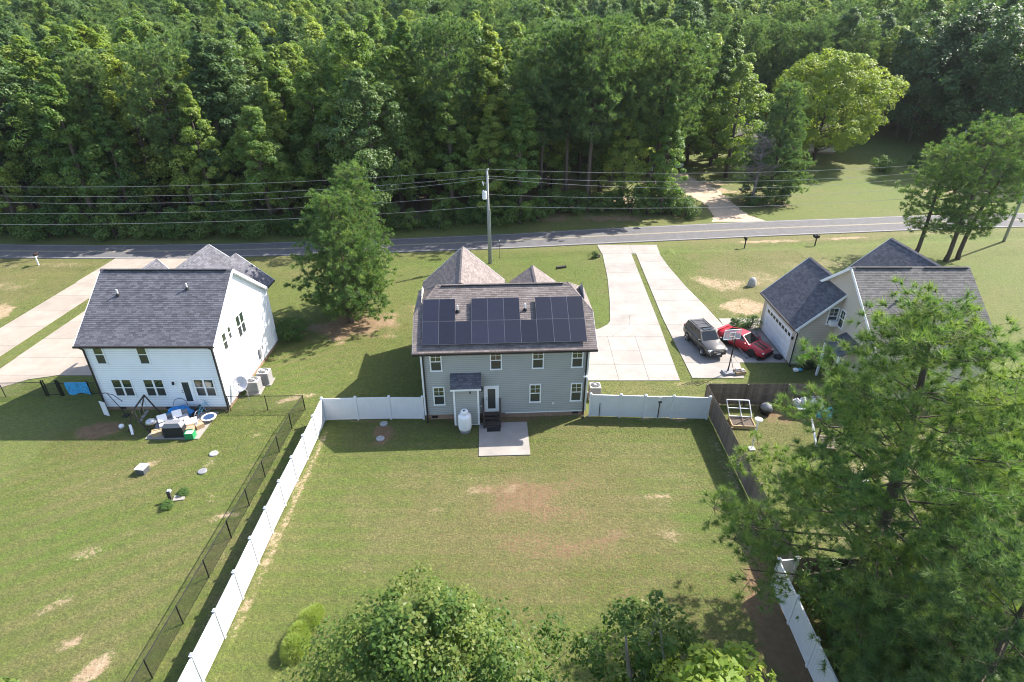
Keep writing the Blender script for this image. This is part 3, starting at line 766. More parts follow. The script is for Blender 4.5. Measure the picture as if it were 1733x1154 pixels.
def ac_unit(label, x, y, rz=0.0, s=0.78, h=0.85, group="air conditioner units"):
    t = thing("ac_unit", label, "air conditioner", (x, y, TZ(x, y)), rz, group)
    MB().box(0, 0, .04, s + .22, s + .22, .08).build("pad", MAT['concrete'], t)
    MB().box(0, 0, .08 + h / 2, s, s, h).build("case", MAT['ac_metal'], t, bevel=.04)
    lv = MB()
    for k in range(11):
        z = .17 + k * (h - .2) / 10
        for sx, sy, px, py in ((s * .9, .02, 0, -s / 2), (s * .9, .02, 0, s / 2), (.02, s * .9, -s / 2, 0), (.02, s * .9, s / 2, 0)):
            lv.box(px, py, z, sx, sy, .035)
    lv.build("louvre", MAT['grey_plastic'], t)
    MB().lathe([(s * .40, h + .081), (s * .40, h + .10), (s * .36, h + .10), (s * .34, h + .083)], 0, 0, 20).build("fan_opening", MAT['black'], t)
    g = MB()
    for k in range(8):
        a = math.pi * k / 8
        c, n = math.cos(a) * s * .38, math.sin(a) * s * .38
        g.beam((-c, -n, h + .115), (c, n, h + .115), .012, .012)
    for rr_ in (.14, .25, .36):
        g.tube([(rr_ * s / .78 * math.cos(2 * math.pi * i / 20), rr_ * s / .78 * math.sin(2 * math.pi * i / 20), h + .118) for i in range(21)], .007, 4)
    g.build("fan_grille", MAT['steel'], t)
    MB().lathe([(.10, h + .12), (.10, h + .15), (.02, h + .16)], 0, 0, 10).build("hub_cap", MAT['ac_metal'], t)
    return t

# ---------------------------------------------------------------- grey house (centre)
gh = thing("grey_house", "two storey grey house with rows of solar panels on its brown shingle roof", "house", (-0.43, 32.70, 0), R(3.0))
HX = 5.46; DEP = 8.0; FZ = 0.42; EZ = 5.45; RIDGE = 8.30; RY = 4.0
# wings: garage wing and porch gable at the front (far side)
mb = MB(); mb.b2(-HX + .03, HX - .03, .03, DEP - .03, 0, FZ + .02); mb.b2(-5.85, .1, DEP, 11.6, 0, FZ); mb.b2(.6, 4.0, DEP, 9.4, 0, FZ)
mb.build("foundation", MAT['brick_found'], gh)
sd = MB()
lap_wall(sd, (-HX, 0), (HX, 0), FZ, EZ)
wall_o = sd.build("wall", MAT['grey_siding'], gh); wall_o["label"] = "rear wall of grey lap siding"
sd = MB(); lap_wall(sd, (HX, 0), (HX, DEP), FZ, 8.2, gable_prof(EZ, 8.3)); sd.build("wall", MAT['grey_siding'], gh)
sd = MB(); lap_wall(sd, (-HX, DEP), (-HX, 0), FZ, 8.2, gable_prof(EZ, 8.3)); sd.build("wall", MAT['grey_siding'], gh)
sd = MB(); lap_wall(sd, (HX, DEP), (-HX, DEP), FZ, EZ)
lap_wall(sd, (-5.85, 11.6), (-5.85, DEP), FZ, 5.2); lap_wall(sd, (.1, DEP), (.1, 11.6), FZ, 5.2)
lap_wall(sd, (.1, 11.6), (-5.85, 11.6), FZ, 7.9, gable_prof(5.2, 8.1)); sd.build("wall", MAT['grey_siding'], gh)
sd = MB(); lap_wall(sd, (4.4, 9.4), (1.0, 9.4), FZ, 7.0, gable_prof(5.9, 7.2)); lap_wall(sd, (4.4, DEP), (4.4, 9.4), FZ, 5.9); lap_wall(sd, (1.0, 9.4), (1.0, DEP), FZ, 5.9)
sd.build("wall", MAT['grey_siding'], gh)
for sx in (-1, 1):
    for yy in (0, DEP):
        MB().b2(sx * HX - .055, sx * HX + .055, yy - .045 if yy == 0 else yy - .02, yy + .02 if yy == 0 else yy + .045, FZ, EZ - .02).build("corner_trim", MAT['white_trim'], gh)
# main roof, half-hipped both ends; ridge at y=RY
OV = 0.45; EY = -0.35; CLZ = 7.02
k = (RIDGE - EZ) / (RY - EY); clr = (CLZ - EZ) / k
XE = 5.95; XR = 4.48
rb = MB()
for side in (0, 1):
    def m(x, y, z): return (x, y, z) if side == 0 else (-x, 2 * RY - y, z)
    roof_slope(rb, m(-XE, EY, EZ), m(XE, EY, EZ), m(XE, EY + clr, CLZ), m(-XE, EY + clr, CLZ))
    roof_slope(rb, m(-XE, EY + clr, CLZ), m(XE, EY + clr, CLZ), m(XR, RY, RIDGE), m(-XR, RY, RIDGE))
for sx in (1, -1):
    a, b = (sx * XE, EY + clr, CLZ), (sx * XE, 2 * RY - EY - clr, CLZ); c = (sx * XR, RY, RIDGE)
    if sx > 0: roof_slope(rb, a, b, c, c)
    else: roof_slope(rb, b, a, c, c)
roof = rb.build("roof", MAT['roof_brown'], gh); roof["label"] = "main brown shingle roof with clipped gable ends"
rc = MB(); ridge_caps(rc, (-XR + .1, RY, RIDGE), (XR - .1, RY, RIDGE))
for sx in (-1, 1):
    for yy in (EY + clr, 2 * RY - EY - clr): ridge_caps(rc, (sx * XE, yy, CLZ), (sx * XR, RY, RIDGE), .11)
rc.build("ridge_cap", MAT['roof_brown'], roof)
MB().beam((-XR + .3, RY - .16, RIDGE - .02), (XR - .35, RY - .16, RIDGE - .02), .05, .07).build("ridge_vent", MAT['black'], roof)
# wing roofs
def gable_wing(parent, x0, x1, y0, y1, zE, zR, mat, name="roof", y0e=None, trim=True):
    if y0e is None: y0e = y0
    xm = (x0 + x1) / 2
    w = MB()
    roof_slope(w, (x0, y1, zE), (x0, y0e, zE), (xm, y0, zR), (xm, y1, zR))
    roof_slope(w, (x1, y0e, zE), (x1, y1, zE), (xm, y1, zR), (xm, y0, zR))
    o = w.build(name, MAT[mat], parent)
    c = MB(); ridge_caps(c, (xm, y1, zR), (xm, y0, zR)); c.build("ridge_cap", MAT[mat], o)
    if trim:
        f = Each()
        for xa in (x0, x1): f.beam((xa, y1 + .02, zE - .07), (xm, y1 + .02, zR - .07), .03, .17)
        f.build("rake_board", MAT['white_trim'], o)
        for xa in (x0, x1): MB().beam((xa, y0e, zE - .05), (xa, y1, zE - .05), .11, .12).build("gutter", MAT['dark_metal'], o)
    return o
w1 = gable_wing(gh, -6.2, .45, 4.6, 11.95, 5.2, 8.16, 'roof_brown', y0e=8.4); w1["label"] = "roof of the taller front wing"
w2 = gable_wing(gh, .75, 4.35, 4.6, 9.7, 6.0, 7.35, 'roof_brown', y0e=8.2, trim=False); w2["label"] = "roof of the small front gable"
MB().beam((-XE, EY - .07, EZ - .06), (XE, EY - .07, EZ - .06), .13, .13).build("gutter", MAT['dark_metal'], gh)
MB().b2(-XE + .02, XE - .02, EY, -.0, EZ - .17, EZ - .13).build("soffit", MAT['white_trim'], gh)
fb = Each()
for sx in (-1, 1):
    fb.beam((sx * XE, EY, EZ - .12), (sx * XE, EY + clr, CLZ - .12), .03, .2); fb.beam((sx * XE, 2 * RY - EY, EZ - .12), (sx * XE, 2 * RY - EY - clr, CLZ - .12), .03, .2)
    fb.beam((sx * XE, EY + clr, CLZ - .12), (sx * XE, 2 * RY - EY - clr, CLZ - .12), .03, .2)
fb.build("rake_board", MAT['white_trim'], gh)
for sx in (-1, 1):
    xx = sx * (HX - .13)
    downspout(gh, [(xx, EY - .07, EZ - .12), (xx, -.10, EZ - .42), (xx, -.10, .12), (xx, -.42, .05)])
UX, NN = (1, 0, 0), (0, -1, 0)
for x in (-4.52, -.62, 2.13, 4.72): window(gh, (x, -.012, 3.93), UX, NN, .78, 1.42)
for x in (-4.46, 1.99, 4.78): window(gh, (x, -.012, 1.25), UX, NN, .78, 1.45)
glazed_door(gh, (-.95, -.012, .58), UX, NN, 1.0, 2.08)
# storage bump-out with little shed roof
uc = MB(); X0, X1, BY = -3.42, -1.84, -.78
lap_wall(uc, (X0, BY), (X1, BY), .12, 2.95); lap_wall(uc, (X1, BY), (X1, -.02), .12, 2.95); lap_wall(uc, (X0, -.02), (X0, BY), .12, 2.95)
ucl = uc.build("utility_closet", MAT['grey_siding'], gh)
tm = MB()
for x in (X0, X1): tm.b2(x - .06, x + .06, BY - .04, BY + .06, .08, 2.95)
tm.b2(X0 - .06, X1 + .06, BY - .035, BY + .02, .06, .12); tm.beam((X0 - .22, BY - .24, 3.02), (X1 + .22, BY - .24, 3.02), .03, .14)
tm.build("trim", MAT['white_trim'], ucl)
sr = MB(); roof_slope(sr, (X0 - .22, BY - .26, 3.12), (X1 + .22, BY - .26, 3.12), (X1 + .22, -.02, 3.72), (X0 - .22, -.02, 3.72), .08); sr.build("closet_roof", MAT['roof_dark'], ucl)
MB().box(-2.35, BY - .30, 2.86, .09, .09, .12).build("lamp", MAT['black'], ucl)
# lamp, camera, outlets, foundation vents
l = MB().lathe([(.05, 2.30), (.09, 2.38), (.09, 2.58), (.03, 2.66)], -1.62, -.13, 10); l.box(-1.62, -.04, 2.55, .12, .06, .18); l.build("wall_lamp", MAT['black'], gh)
c = MB().box(5.33, -.06, 3.42, .14, .10, .12); c.lathe([(.07, 3.20), (.08, 3.28), (.05, 3.34)], 5.25, -.14, 10); c.lathe([(.07, 3.16), (.08, 3.24), (.05, 3.30)], 5.40, -.16, 10); c.build("security_camera", MAT['white_plastic'], gh)
for x, z in ((-1.66, 1.05), (3.25, 1.10)): MB().box(x, -.04, z, .13, .05, .14).build("outlet_box", MAT['white_plastic'], gh)
for x in (-4.85, 4.80): MB().box(x, .015, .24, .40, .05, .16).build("foundation_vent", MAT['black'], gh)
MB().b2(-.05, HX - .06, -.035, .0, FZ - .05, FZ + .02).build("skirt_board", MAT['white_trim'], gh)
# vents and solar panels
def rz_at(y): return EZ + k * (y - EY)
for x, y in ((-3.05, 2.22), (1.43, 2.22)): vent_pipe(gh, x, y, rz_at(y), .45)
ang = math.atan(k); cs, sn = math.cos(ang), math.sin(ang)
PW, PH = 1.055, 1.70
pan = MB(); pan.b2(-PW / 2 + .012, PW / 2 - .012, .012, PH - .012, .0, .035); pan_me = pan.mesh("cell_sheet", None)
def solar_mat():
    m, nt, N, L, P = new_mat("solar_cells")
    P.inputs["Roughness"].default_value = 0.28; P.inputs["Specular IOR Level"].default_value = 0.5
    tc = N.new("ShaderNodeTexCoord")
    bt = N.new("ShaderNodeTexBrick"); bt.offset = 0.0; bt.squash = 1.0
    bt.inputs["Scale"].default_value = 1.0; bt.inputs["Brick Width"].default_value = 0.172; bt.inputs["Row Height"].default_value = 0.0855
    bt.inputs["Mortar Size"].default_value = 0.004
    bt.inputs["Color1"].default_value = (0.011, 0.012, 0.022, 1); bt.inputs["Color2"].default_value = (0.015, 0.015, 0.026, 1); bt.inputs["Mortar"].default_value = (0.022, 0.024, 0.042, 1)
    L.new(tc.outputs["Object"], bt.inputs["Vector"])
    oi = N.new("ShaderNodeObjectInfo")
    mr = N.new("ShaderNodeMapRange"); mr.inputs[3].default_value = .8; mr.inputs[4].default_value = 1.35
    L.new(oi.outputs["Random"], mr.inputs[0])
    vm = N.new("ShaderNodeVectorMath"); vm.operation = 'SCALE'
    L.new(bt.outputs["Color"], vm.inputs[0]); L.new(mr.outputs[0], vm.inputs["Scale"]); L.new(vm.outputs[0], P.inputs["Base Color"])
    return m
pan_me.materials.clear(); pan_me.materials.append(solar_mat())
fr = MB()
fr.b2(-PW / 2, PW / 2, 0, .012, -.01, .04); fr.b2(-PW / 2, PW / 2, PH - .012, PH, -.01, .04); fr.b2(-PW / 2, -PW / 2 + .012, .012, PH - .012, -.01, .04); fr.b2(PW / 2 - .012, PW / 2, .012, PH - .012, -.01, .04)
MAT['panel_frame'] = M('panel_frame', (0.16, 0.165, 0.185), .35, .0, metal=.5)
fr_me = fr.mesh("frame", MAT['panel_frame'])
for row in (0, 1):
    for c in range(10):
        if row == 1 and c in (2, 6): continue
        s0 = .50 + row * (PH + .025)
        px = -.02 + (c - 4.5) * (PW + .008)
        py, pz = EY + cs * s0 - sn * .17, EZ + sn * s0 + cs * .17
        p = link_mesh("solar_panel", pan_me, gh, (px, py, pz)); p.rotation_euler = (ang, 0, 0)
        link_mesh("frame", fr_me, p)
rl = MB()
for s_ in (.9, 1.8, 2.6, 3.6):
    x1 = 5.3
    rl.beam((-5.25, EY + cs * s_ - sn * .06, EZ + sn * s_ + cs * .06), (5.2, EY + cs * s_ - sn * .06, EZ + sn * s_ + cs * .06), .04, .05) if s_ < 2 else None
rl.build("mounting_rail", MAT['black'], gh)
# back steps
st = MB(); 
for i in range(4): st.box(-.95, -1.10 + i * .27, .12 + i * .135, 1.0, .27, .045)
st.b2(-1.44, -.46, -.22, -.05, .50, .55)
ste = st.build("back_steps", MAT['wood_dark'], gh)
rs = MB()
for i in range(4): rs.b2(-1.42, -.48, -1.0 + i * .27, -.98 + i * .27, .0 + max(0, i - 1) * .135, .10 + i * .135)
rs.build("riser", MAT['wood_dark'], ste)
for sx in (-1.5, -.40):
    rl = MB(); rl.box(sx, -1.18, .55, .09, .09, 1.1); rl.box(sx, -.10, .88, .09, .09, 1.65)
    rl.beam((sx, -1.22, 1.08), (sx, -.05, 1.66), .10, .05); rl.beam((sx, -1.2, .62), (sx, -.05, 1.16), .04, .09); rl.beam((sx, -1.25, .1), (sx, -.02, .62), .05, .2)
    rl.build("handrail", MAT['wood_dark'], ste)
# patio, mat, propane tank
pt = structure("patio", "concrete patio slab behind the grey house")
pm = MB().b2(-1.83, 1.42, -4.05, -.62, -.05, .06); ps = pm.build("concrete_slab", MAT['concrete'], pt); ps.location = (-.43, 32.7, 0); ps.rotation_euler = (0, 0, R(2.4))
dm = thing("door_mat", "dark door mat on the patio at the foot of the wooden steps", "mat", (-1.22, 31.28, .062), R(4))
MB().b2(-.45, .45, -.24, .24, 0, .02).build("mat", MAT['rubber'], dm)
pr = thing("propane_tank", "white upright propane tank beside the storage closet of the grey house", "propane tank", (-3.12, 31.2, 0))
MB().lathe([(.36, .0), (.36, .12), (.34, .16)], 0, 0, 20).build("base_ring", MAT['grey_plastic'], pr)
MB().lathe([(.30, .15), (.42, .26), (.44, .40), (.44, 1.15), (.42, 1.27), (.33, 1.38), (.2, 1.43), (.05, 1.44)], 0, 0, 24).build("tank", MAT['white_plastic'], pr, True)
MB().lathe([(.24, 1.38), (.25, 1.62), (.19, 1.70), (.08, 1.72)], 0, 0, 18).build("valve_hood", MAT['white_plastic'], pr, True)
MB().box(-.02, -.12, 1.73, .12, .08, .05).build("valve", MAT['black'], pr)
ac_unit("air conditioner unit standing right of the grey house behind the white fence", 6.0, 35.3, 0, .80, .90)
for i, (x, y, lb) in enumerate(((-8.70, 31.95, "round grey septic lid nearest the white fence, in the dirt patch"), (-8.62, 30.35, "round grey septic lid at the lawn end of the dirt patch"), (-18.85, 28.84, "pale round septic lid on the left lawn, nearer the white house"), (-18.80, 27.19, "darker round septic lid on the left lawn, farther from the white house"))):
    t = thing("manhole", lb, "septic lid", (x, y, 0), .3 * i, "round septic lids"); t.scale = (.82, .82, .8)
    MB().lathe([(.33, -.05), (.33, .07), (.29, .10), (.02, .115)], 0, 0, 20).build("lid", MAT['rock' if i != 3 else 'grey_plastic'], t)
    MB().lathe([(.05, .11), (.05, .13)], .12, 0, 8).build("plug", MAT['grey_plastic'], t)

# ---------------------------------------------------------------- white house (left)
wh = thing("white_house", "two storey white house with a charcoal shingle roof", "house", (-24.12, 33.6, 0))
WX, WD = 4.27, 8.9; WEZ = 5.35; WRZ = 8.82; WRY = 4.45; F2 = .30
mb = MB(); mb.b2(-WX + .03, WX - .03, .03, 9.6, 0, F2 + .02); mb.build("foundation", MAT['brick_found'], wh)
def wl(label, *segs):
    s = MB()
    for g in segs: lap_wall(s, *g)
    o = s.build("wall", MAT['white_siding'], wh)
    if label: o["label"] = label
wl("rear wall of white lap siding", ((-WX, 0), (WX, 0), F2, WEZ))
wl("tall white gable wall", ((WX, 0), (WX, WD), F2, 8.6, gable_prof(WEZ, 8.7)), ((WX, WD), (WX, 9.7), F2, WEZ))
wl(None, ((-WX, WD), (-WX, 0), F2, 8.6, gable_prof(WEZ, 8.7)))
wl(None, ((WX, 9.7), (-WX, 9.7), F2, WEZ), ((WX, 9.7), (-.4, 9.7), WEZ, 7.3, gable_prof(WEZ, 7.5)))
wl(None, ((2.9, 11.4), (-3.9, 11.4), F2, 7.9, gable_prof(WEZ, 8.0)), ((-3.9, 11.4), (-3.9, WD), F2, WEZ), ((2.9, 9.7), (2.9, 11.4), F2, WEZ))
for sx in (-1, 1):
    for yy in (0, WD): MB().box(sx * WX, yy, (F2 + WEZ) / 2, .11, .11, WEZ - F2).build("corner_trim", MAT['white_trim'], wh)
XW = WX + .32; EYW = -.35
r_ = MB()
roof_slope(r_, (-XW, EYW, WEZ), (XW, EYW, WEZ), (XW, WRY, WRZ), (-XW, WRY, WRZ))
roof_slope(r_, (XW, 2 * WRY - EYW, WEZ), (-XW, 2 * WRY - EYW, WEZ), (-XW, WRY, WRZ), (XW, WRY, WRZ))
wr = r_.build("roof", MAT['roof_dark'], wh); wr["label"] = "main charcoal shingle roof"
c = MB(); ridge_caps(c, (-XW, WRY, WRZ), (XW, WRY, WRZ)); c.build("ridge_cap", MAT['roof_dark'], wr)
MB().beam((-XW + .3, WRY - .16, WRZ - .02), (XW - .35, WRY - .16, WRZ - .02), .05, .08).build("ridge_vent", MAT['black'], wr)
f = Each()
for sx in (-1, 1):
    f.beam((sx * XW, EYW, WEZ - .1), (sx * XW, WRY, WRZ - .1), .04, .2); f.beam((sx * XW, 2 * WRY - EYW, WEZ - .1), (sx * XW, WRY, WRZ - .1), .04, .2)
    f.beam((sx * (XW - .16), EYW, WEZ - .2), (sx * (XW - .16), WRY, WRZ - .2), .3, .03); f.beam((sx * (XW - .16), 2 * WRY - EYW, WEZ - .2), (sx * (XW - .16), WRY, WRZ - .2), .3, .03)
f.build("rake_board", MAT['white_trim'], wh)
a = gable_wing(wh, -4.1, 2.9, 5.2, 11.75, WEZ, 8.05, 'roof_dark', y0e=8.6); a["label"] = "roof of the tall front gable"
a = gable_wing(wh, -.75, XW, 6.0, 10.75, WEZ, 7.65, 'roof_dark', y0e=9.2); a["label"] = "roof of the front gable at the corner"
a = gable_wing(wh, -5.0, -2.6, 6.0, 9.6, 6.2, 7.6, 'roof_dark', y0e=8.3); a["label"] = "roof of the small front gable"
MB().beam((-XW, EYW - .07, WEZ - .06), (XW, EYW - .07, WEZ - .06), .13, .13).build("gutter", MAT['dark_metal'], wh)
MB().b2(-XW + .02, XW - .02, EYW, 0, WEZ - .17, WEZ - .13).build("soffit", MAT['white_trim'], wh)
for sx in (-1, 1):
    xx = sx * (WX - .02)
    downspout(wh, [(xx, EYW - .07, WEZ - .12), (xx, -.12, WEZ - .42), (xx, -.12, .1), (xx, -.4, .04)])
for x in (-3.36, -.47): window(wh, (x, -.012, 3.78), UX, NN, .72, 1.48, grid=False)
for x in (-2.60, -.42, 3.02): window(wh, (x, -.012, 1.18), UX, NN, 1.42, 1.42, grid=False, double=True)
glazed_door(wh, (1.72, -.012, .52), UX, NN, .95, 2.05)
EXW, NEX = (0, 1, 0), (1, 0, 0)
window(wh, (WX + .012, 1.58, 3.95), EXW, NEX, .62, 1.35, grid=False)
window(wh, (WX + .012, 2.45, 4.35), EXW, NEX, .50, 1.0, grid=False)
window(wh, (WX + .012, 4.25, 3.70), EXW, NEX, 1.30, 1.75, grid=False, double=True)
MB().box(WX + .09, 6.0, 1.15, .16, .34, .75).build("meter_box", MAT['grey_plastic'], wh)
MB().tube([(WX + .07, 6.0, .3), (WX + .07, 6.0, .8)], .03, 6).build("conduit", MAT['steel'], wh)
MB().box(WX + .06, 6.7, 1.35, .08, .2, .3).build("meter_box", MAT['grey_plastic'], wh)
MB().box(.92, -.06, 2.25, .12, .1, .2).build("wall_lamp", MAT['black'], wh)
for x in (-3.2, .05): MB().box(x, .015, .17, .40, .05, .16).build("foundation_vent", MAT['black'], wh)
for x, y in ((-2.75, 2.75), (1.85, 3.15)): vent_pipe(wh, x, y, WEZ + (WRZ - WEZ) / (WRY - EYW) * (y - EYW), .42)
stw = MB()
for i in range(3): stw.box(1.72, -.95 + i * .30, .12 + i * .15, 1.2, .30, .05)
for i in range(3): stw.b2(1.14, 2.30, -.83 + i * .3, -.81 + i * .3, 0, .10 + i * .15)
stw.build("back_steps", MAT['wood_dark'], wh)
ac_unit("air conditioner unit nearer the back corner of the white house", -18.95, 35.95, .05, .85, .95)
ac_unit("air conditioner unit farther along the side wall of the white house", -18.62, 37.15, .05, .85, .95)
ds = thing("satellite_dish", "large pale satellite dish on a pole by the white house", "satellite dish", (-18.95, 34.75, 0)); ds.scale = (.78, .78, .9)
MB().tube([(0, 0, 0), (.02, 0, .9), (-.25, -.05, 1.35)], .035, 8).build("pole", MAT['steel'], ds)
di = MB(); n_ = Vector((.25, -.75, .62)).normalized(); q_ = Vector((0, 0, 1)).rotation_difference(n_)
rings = []
for i in range(7):
    rr_ = .62 * i / 6; zz = .22 * (i / 6) ** 2
    for kk in range(20):
        t_ = 2 * math.pi * kk / 20
        p = q_ @ Vector((rr_ * math.cos(t_), rr_ * 1.08 * math.sin(t_), zz)) + Vector((-.35, -.1, 1.6)); rings.append(p)
fs = []
for i in range(6):
    for kk in range(20): fs.append((i * 20 + kk, i * 20 + (kk + 1) % 20, (i + 1) * 20 + (kk + 1) % 20, (i + 1) * 20 + kk))
di.add(rings, fs); d_ = di.build("dish", MAT['grey_cloth'], ds, True); so_ = d_.modifiers.new("solid", 'SOLIDIFY'); so_.thickness = .02
fa = MB(); tipp = q_ @ Vector((0, -.1, .6)) + Vector((-.35, -.1, 1.6)); fa.tube([q_ @ Vector((0, -.6, .15)) + Vector((-.35, -.1, 1.6)), tipp], .018, 6); fa.box(tipp.x, tipp.y, tipp.z, .1, .1, .1); fa.build("feed_arm", MAT['grey_plastic'], ds)

# ---------------------------------------------------------------- beige house (right)
bh = thing("beige_house", "beige house with a white double garage door", "house", (22.05, 39.7, 0))
GW, GD = 6.2, 6.5; GE = 3.30; GR = 6.55
mb = MB(); mb.b2(.03, GW, .03, GD - .03, 0, .14); mb.b2(2.8, 10.68, -5.38, 4.98, 0, .31); mb.build("foundation", MAT['concrete'], bh)
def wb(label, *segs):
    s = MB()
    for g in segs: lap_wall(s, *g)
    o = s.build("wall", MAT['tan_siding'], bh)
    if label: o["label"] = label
wb("garage wall facing the back yard", ((0, 0), (GW, 0), .12, 6.3, gable_prof(GE, 6.45)))
wb(None, ((GW, GD), (0, GD), .12, 6.3, gable_prof(GE, 6.45)))
# garage front split round the door opening
wb("garage wall with the double door", ((0, GD), (0, GD - .75), .12, 2.5), ((0, .75), (0, 0), .12, 2.5), ((0, GD), (0, 0), 2.5, GE))
BR, BE, BRY = 8.45, 4.55, -.3
wb("tall gable wall of the main house", ((2.78, 5.0), (2.78, -5.4), .3, 8.2, gable_prof(BE, 8.25)))
wb(None, ((2.78, -5.4), (10.7, -5.4), .3, BE)); wb(None, ((10.7, -5.4), (10.7, 5.0), .3, 8.2, gable_prof(BE, 8.25))); wb(None, ((10.7, 5.0), (2.78, 5.0), .3, BE))
wb(None, ((14.2, 8.6), (7.6, 8.6), .3, 7.1, gable_prof(4.2, 7.3)), ((7.6, 8.6), (7.6, 5.0), .3, 4.2), ((14.2, 5.0), (14.2, 8.6), .3, 4.2))
gr = MB()
GX0, GX1 = -.38, GW + .38; gm = GW / 2
roof_slope(gr, (GX0, GD + .25, GE - .02), (GX0, -.28, GE - .02), (gm, -.28, GR), (gm, GD + .25, GR))
roof_slope(gr, (GX1, -.28, GE - .02), (GX1, GD + .25, GE - .02), (gm, GD + .25, GR), (gm, -.28, GR))
g_ = gr.build("roof", MAT['roof_dark'], bh); g_["label"] = "charcoal roof of the garage"
c = MB(); ridge_caps(c, (gm, -.28, GR), (gm, GD + .25, GR)); c.build("ridge_cap", MAT['roof_dark'], g_)
f = Each()
for yy in (-.30, GD + .27):
    for xa in (GX0, GX1): f.beam((xa, yy, GE - .1), (gm, yy, GR - .08), .04, .18)
f.build("rake_board", MAT['white_trim'], g_)
MB().beam((GX0 - .05, -.28, GE - .06), (GX0 - .05, GD + .25, GE - .06), .11, .12).build("gutter", MAT['dark_metal'], bh)
MB().b2(GX0, 0, -.2, GD + .2, GE - .16, GE - .12).build("soffit", MAT['white_trim'], bh)
downspout(bh, [(GX0 - .03, -.12, GE - .1), (-.05, -.10, GE - .4), (-.05, -.10, .1), (-.05, -.35, .04)])
MB().box(0, 0, 1.7, .11, .11, 3.1).build("corner_trim", MAT['white_trim'], bh)
mr_ = MB(); MX0, MX1 = 2.45, 10.95; my0, my1 = -5.75, 5.15
roof_slope(mr_, (MX0, my0, BE - .1), (MX1, my0, BE - .1), (MX1, BRY, BR), (MX0, BRY, BR))
roof_slope(mr_, (MX1, my1, BE - .1), (MX0, my1, BE - .1), (MX0, BRY, BR), (MX1, BRY, BR))
m_ = mr_.build("roof", MAT['roof_tan'], bh); m_["label"] = "weathered grey brown main roof"
c = MB(); ridge_caps(c, (MX0, BRY, BR), (MX1, BRY, BR)); c.build("ridge_cap", MAT['roof_tan'], m_)
rv = Each(); rv.beam((MX0 + .25, BRY - .16, BR - .02), (6.7, BRY - .16, BR - .02), .05, .09); rv.beam((7.6, BRY - .16, BR - .02), (MX1 - .2, BRY - .16, BR - .02), .05, .09); rv.build("ridge_vent", MAT['black'], m_)
f = Each()
for yy in (my0, my1):
    f.beam((MX0 - .02, yy, BE - .2), (MX0 - .02, BRY, BR - .1), .04, .2); f.beam((MX0 + .16, yy, BE - .3), (MX0 + .16, BRY, BR - .2), .32, .03)
f.build("rake_board", MAT['white_trim'], m_)
a = gable_wing(bh, 7.2, 14.6, 1.0, 8.9, 4.1, 7.5, 'roof_dark', y0e=5.3); a["label"] = "charcoal front gable roof"
vent_pipe(bh, 4.9, -2.6, BE - .1 + (BR - BE + .1) / (BRY - my0) * (-2.6 - my0), .5)
# garage door
gd = MB(); gd.b2(-.02, .05, .78, GD - .78, .06, 2.48)
gdo = gd.build("garage_door", MAT['white_trim'], bh)
pn = MB()
for r in range(4):
    for c2 in range(8):
        y0 = .92 + c2 * .59; z0 = .14 + r * .58
        if r < 3: pn.b2(-.045, -.02, y0, y0 + .48, z0, z0 + .46)
pn.build("panel", MAT['white_plastic'], gdo)
for c2 in range(8):
    y0 = .95 + c2 * .59; MB().b2(-.035, -.018, y0, y0 + .42, 2.04, 2.30).build("pane", MAT['screen'], gdo)
tm = MB(); tm.b2(-.05, .03, .66, .78, .06, 2.6); tm.b2(-.05, .03, GD - .78, GD - .66, .06, 2.6); tm.b2(-.05, .03, .78, GD - .78, 2.48, 2.6); tm.build("door_frame", MAT['white_trim'], bh)
MB().box(-.1, GD / 2, 2.85, .16, .2, .2).build("wall_lamp", MAT['wood_new'], bh); MB().box(-.08, .42, 2.2, .14, .14, .22).build("wall_lamp", MAT['black'], bh)
window(bh, (2.30, -.012, 3.65), UX, NN, .78, 1.42, grid=True)
MB().box(2.36, -.22, 3.86, .55, .45, .38).build("window_ac_unit", MAT['white_plastic'], bh)
window(bh, (2.765, -.55, 3.65), (0, -1, 0), (-1, 0, 0), .70, 1.42, grid=True)
pr_ = MB(); roof_slope(pr_, (1.3, -1.5, 3.0), (1.3, -3.8, 3.0), (2.75, -3.8, 3.75), (2.75, -1.5, 3.75), .1); pr_.build("porch_roof", MAT['roof_dark'], bh)
po = MB(); po.box(1.4, -3.7, 1.5, .14, .14, 2.9); po.box(1.4, -1.6, 1.5, .14, .14, 2.9); po.build("porch_post", MAT['white_trim'], bh)

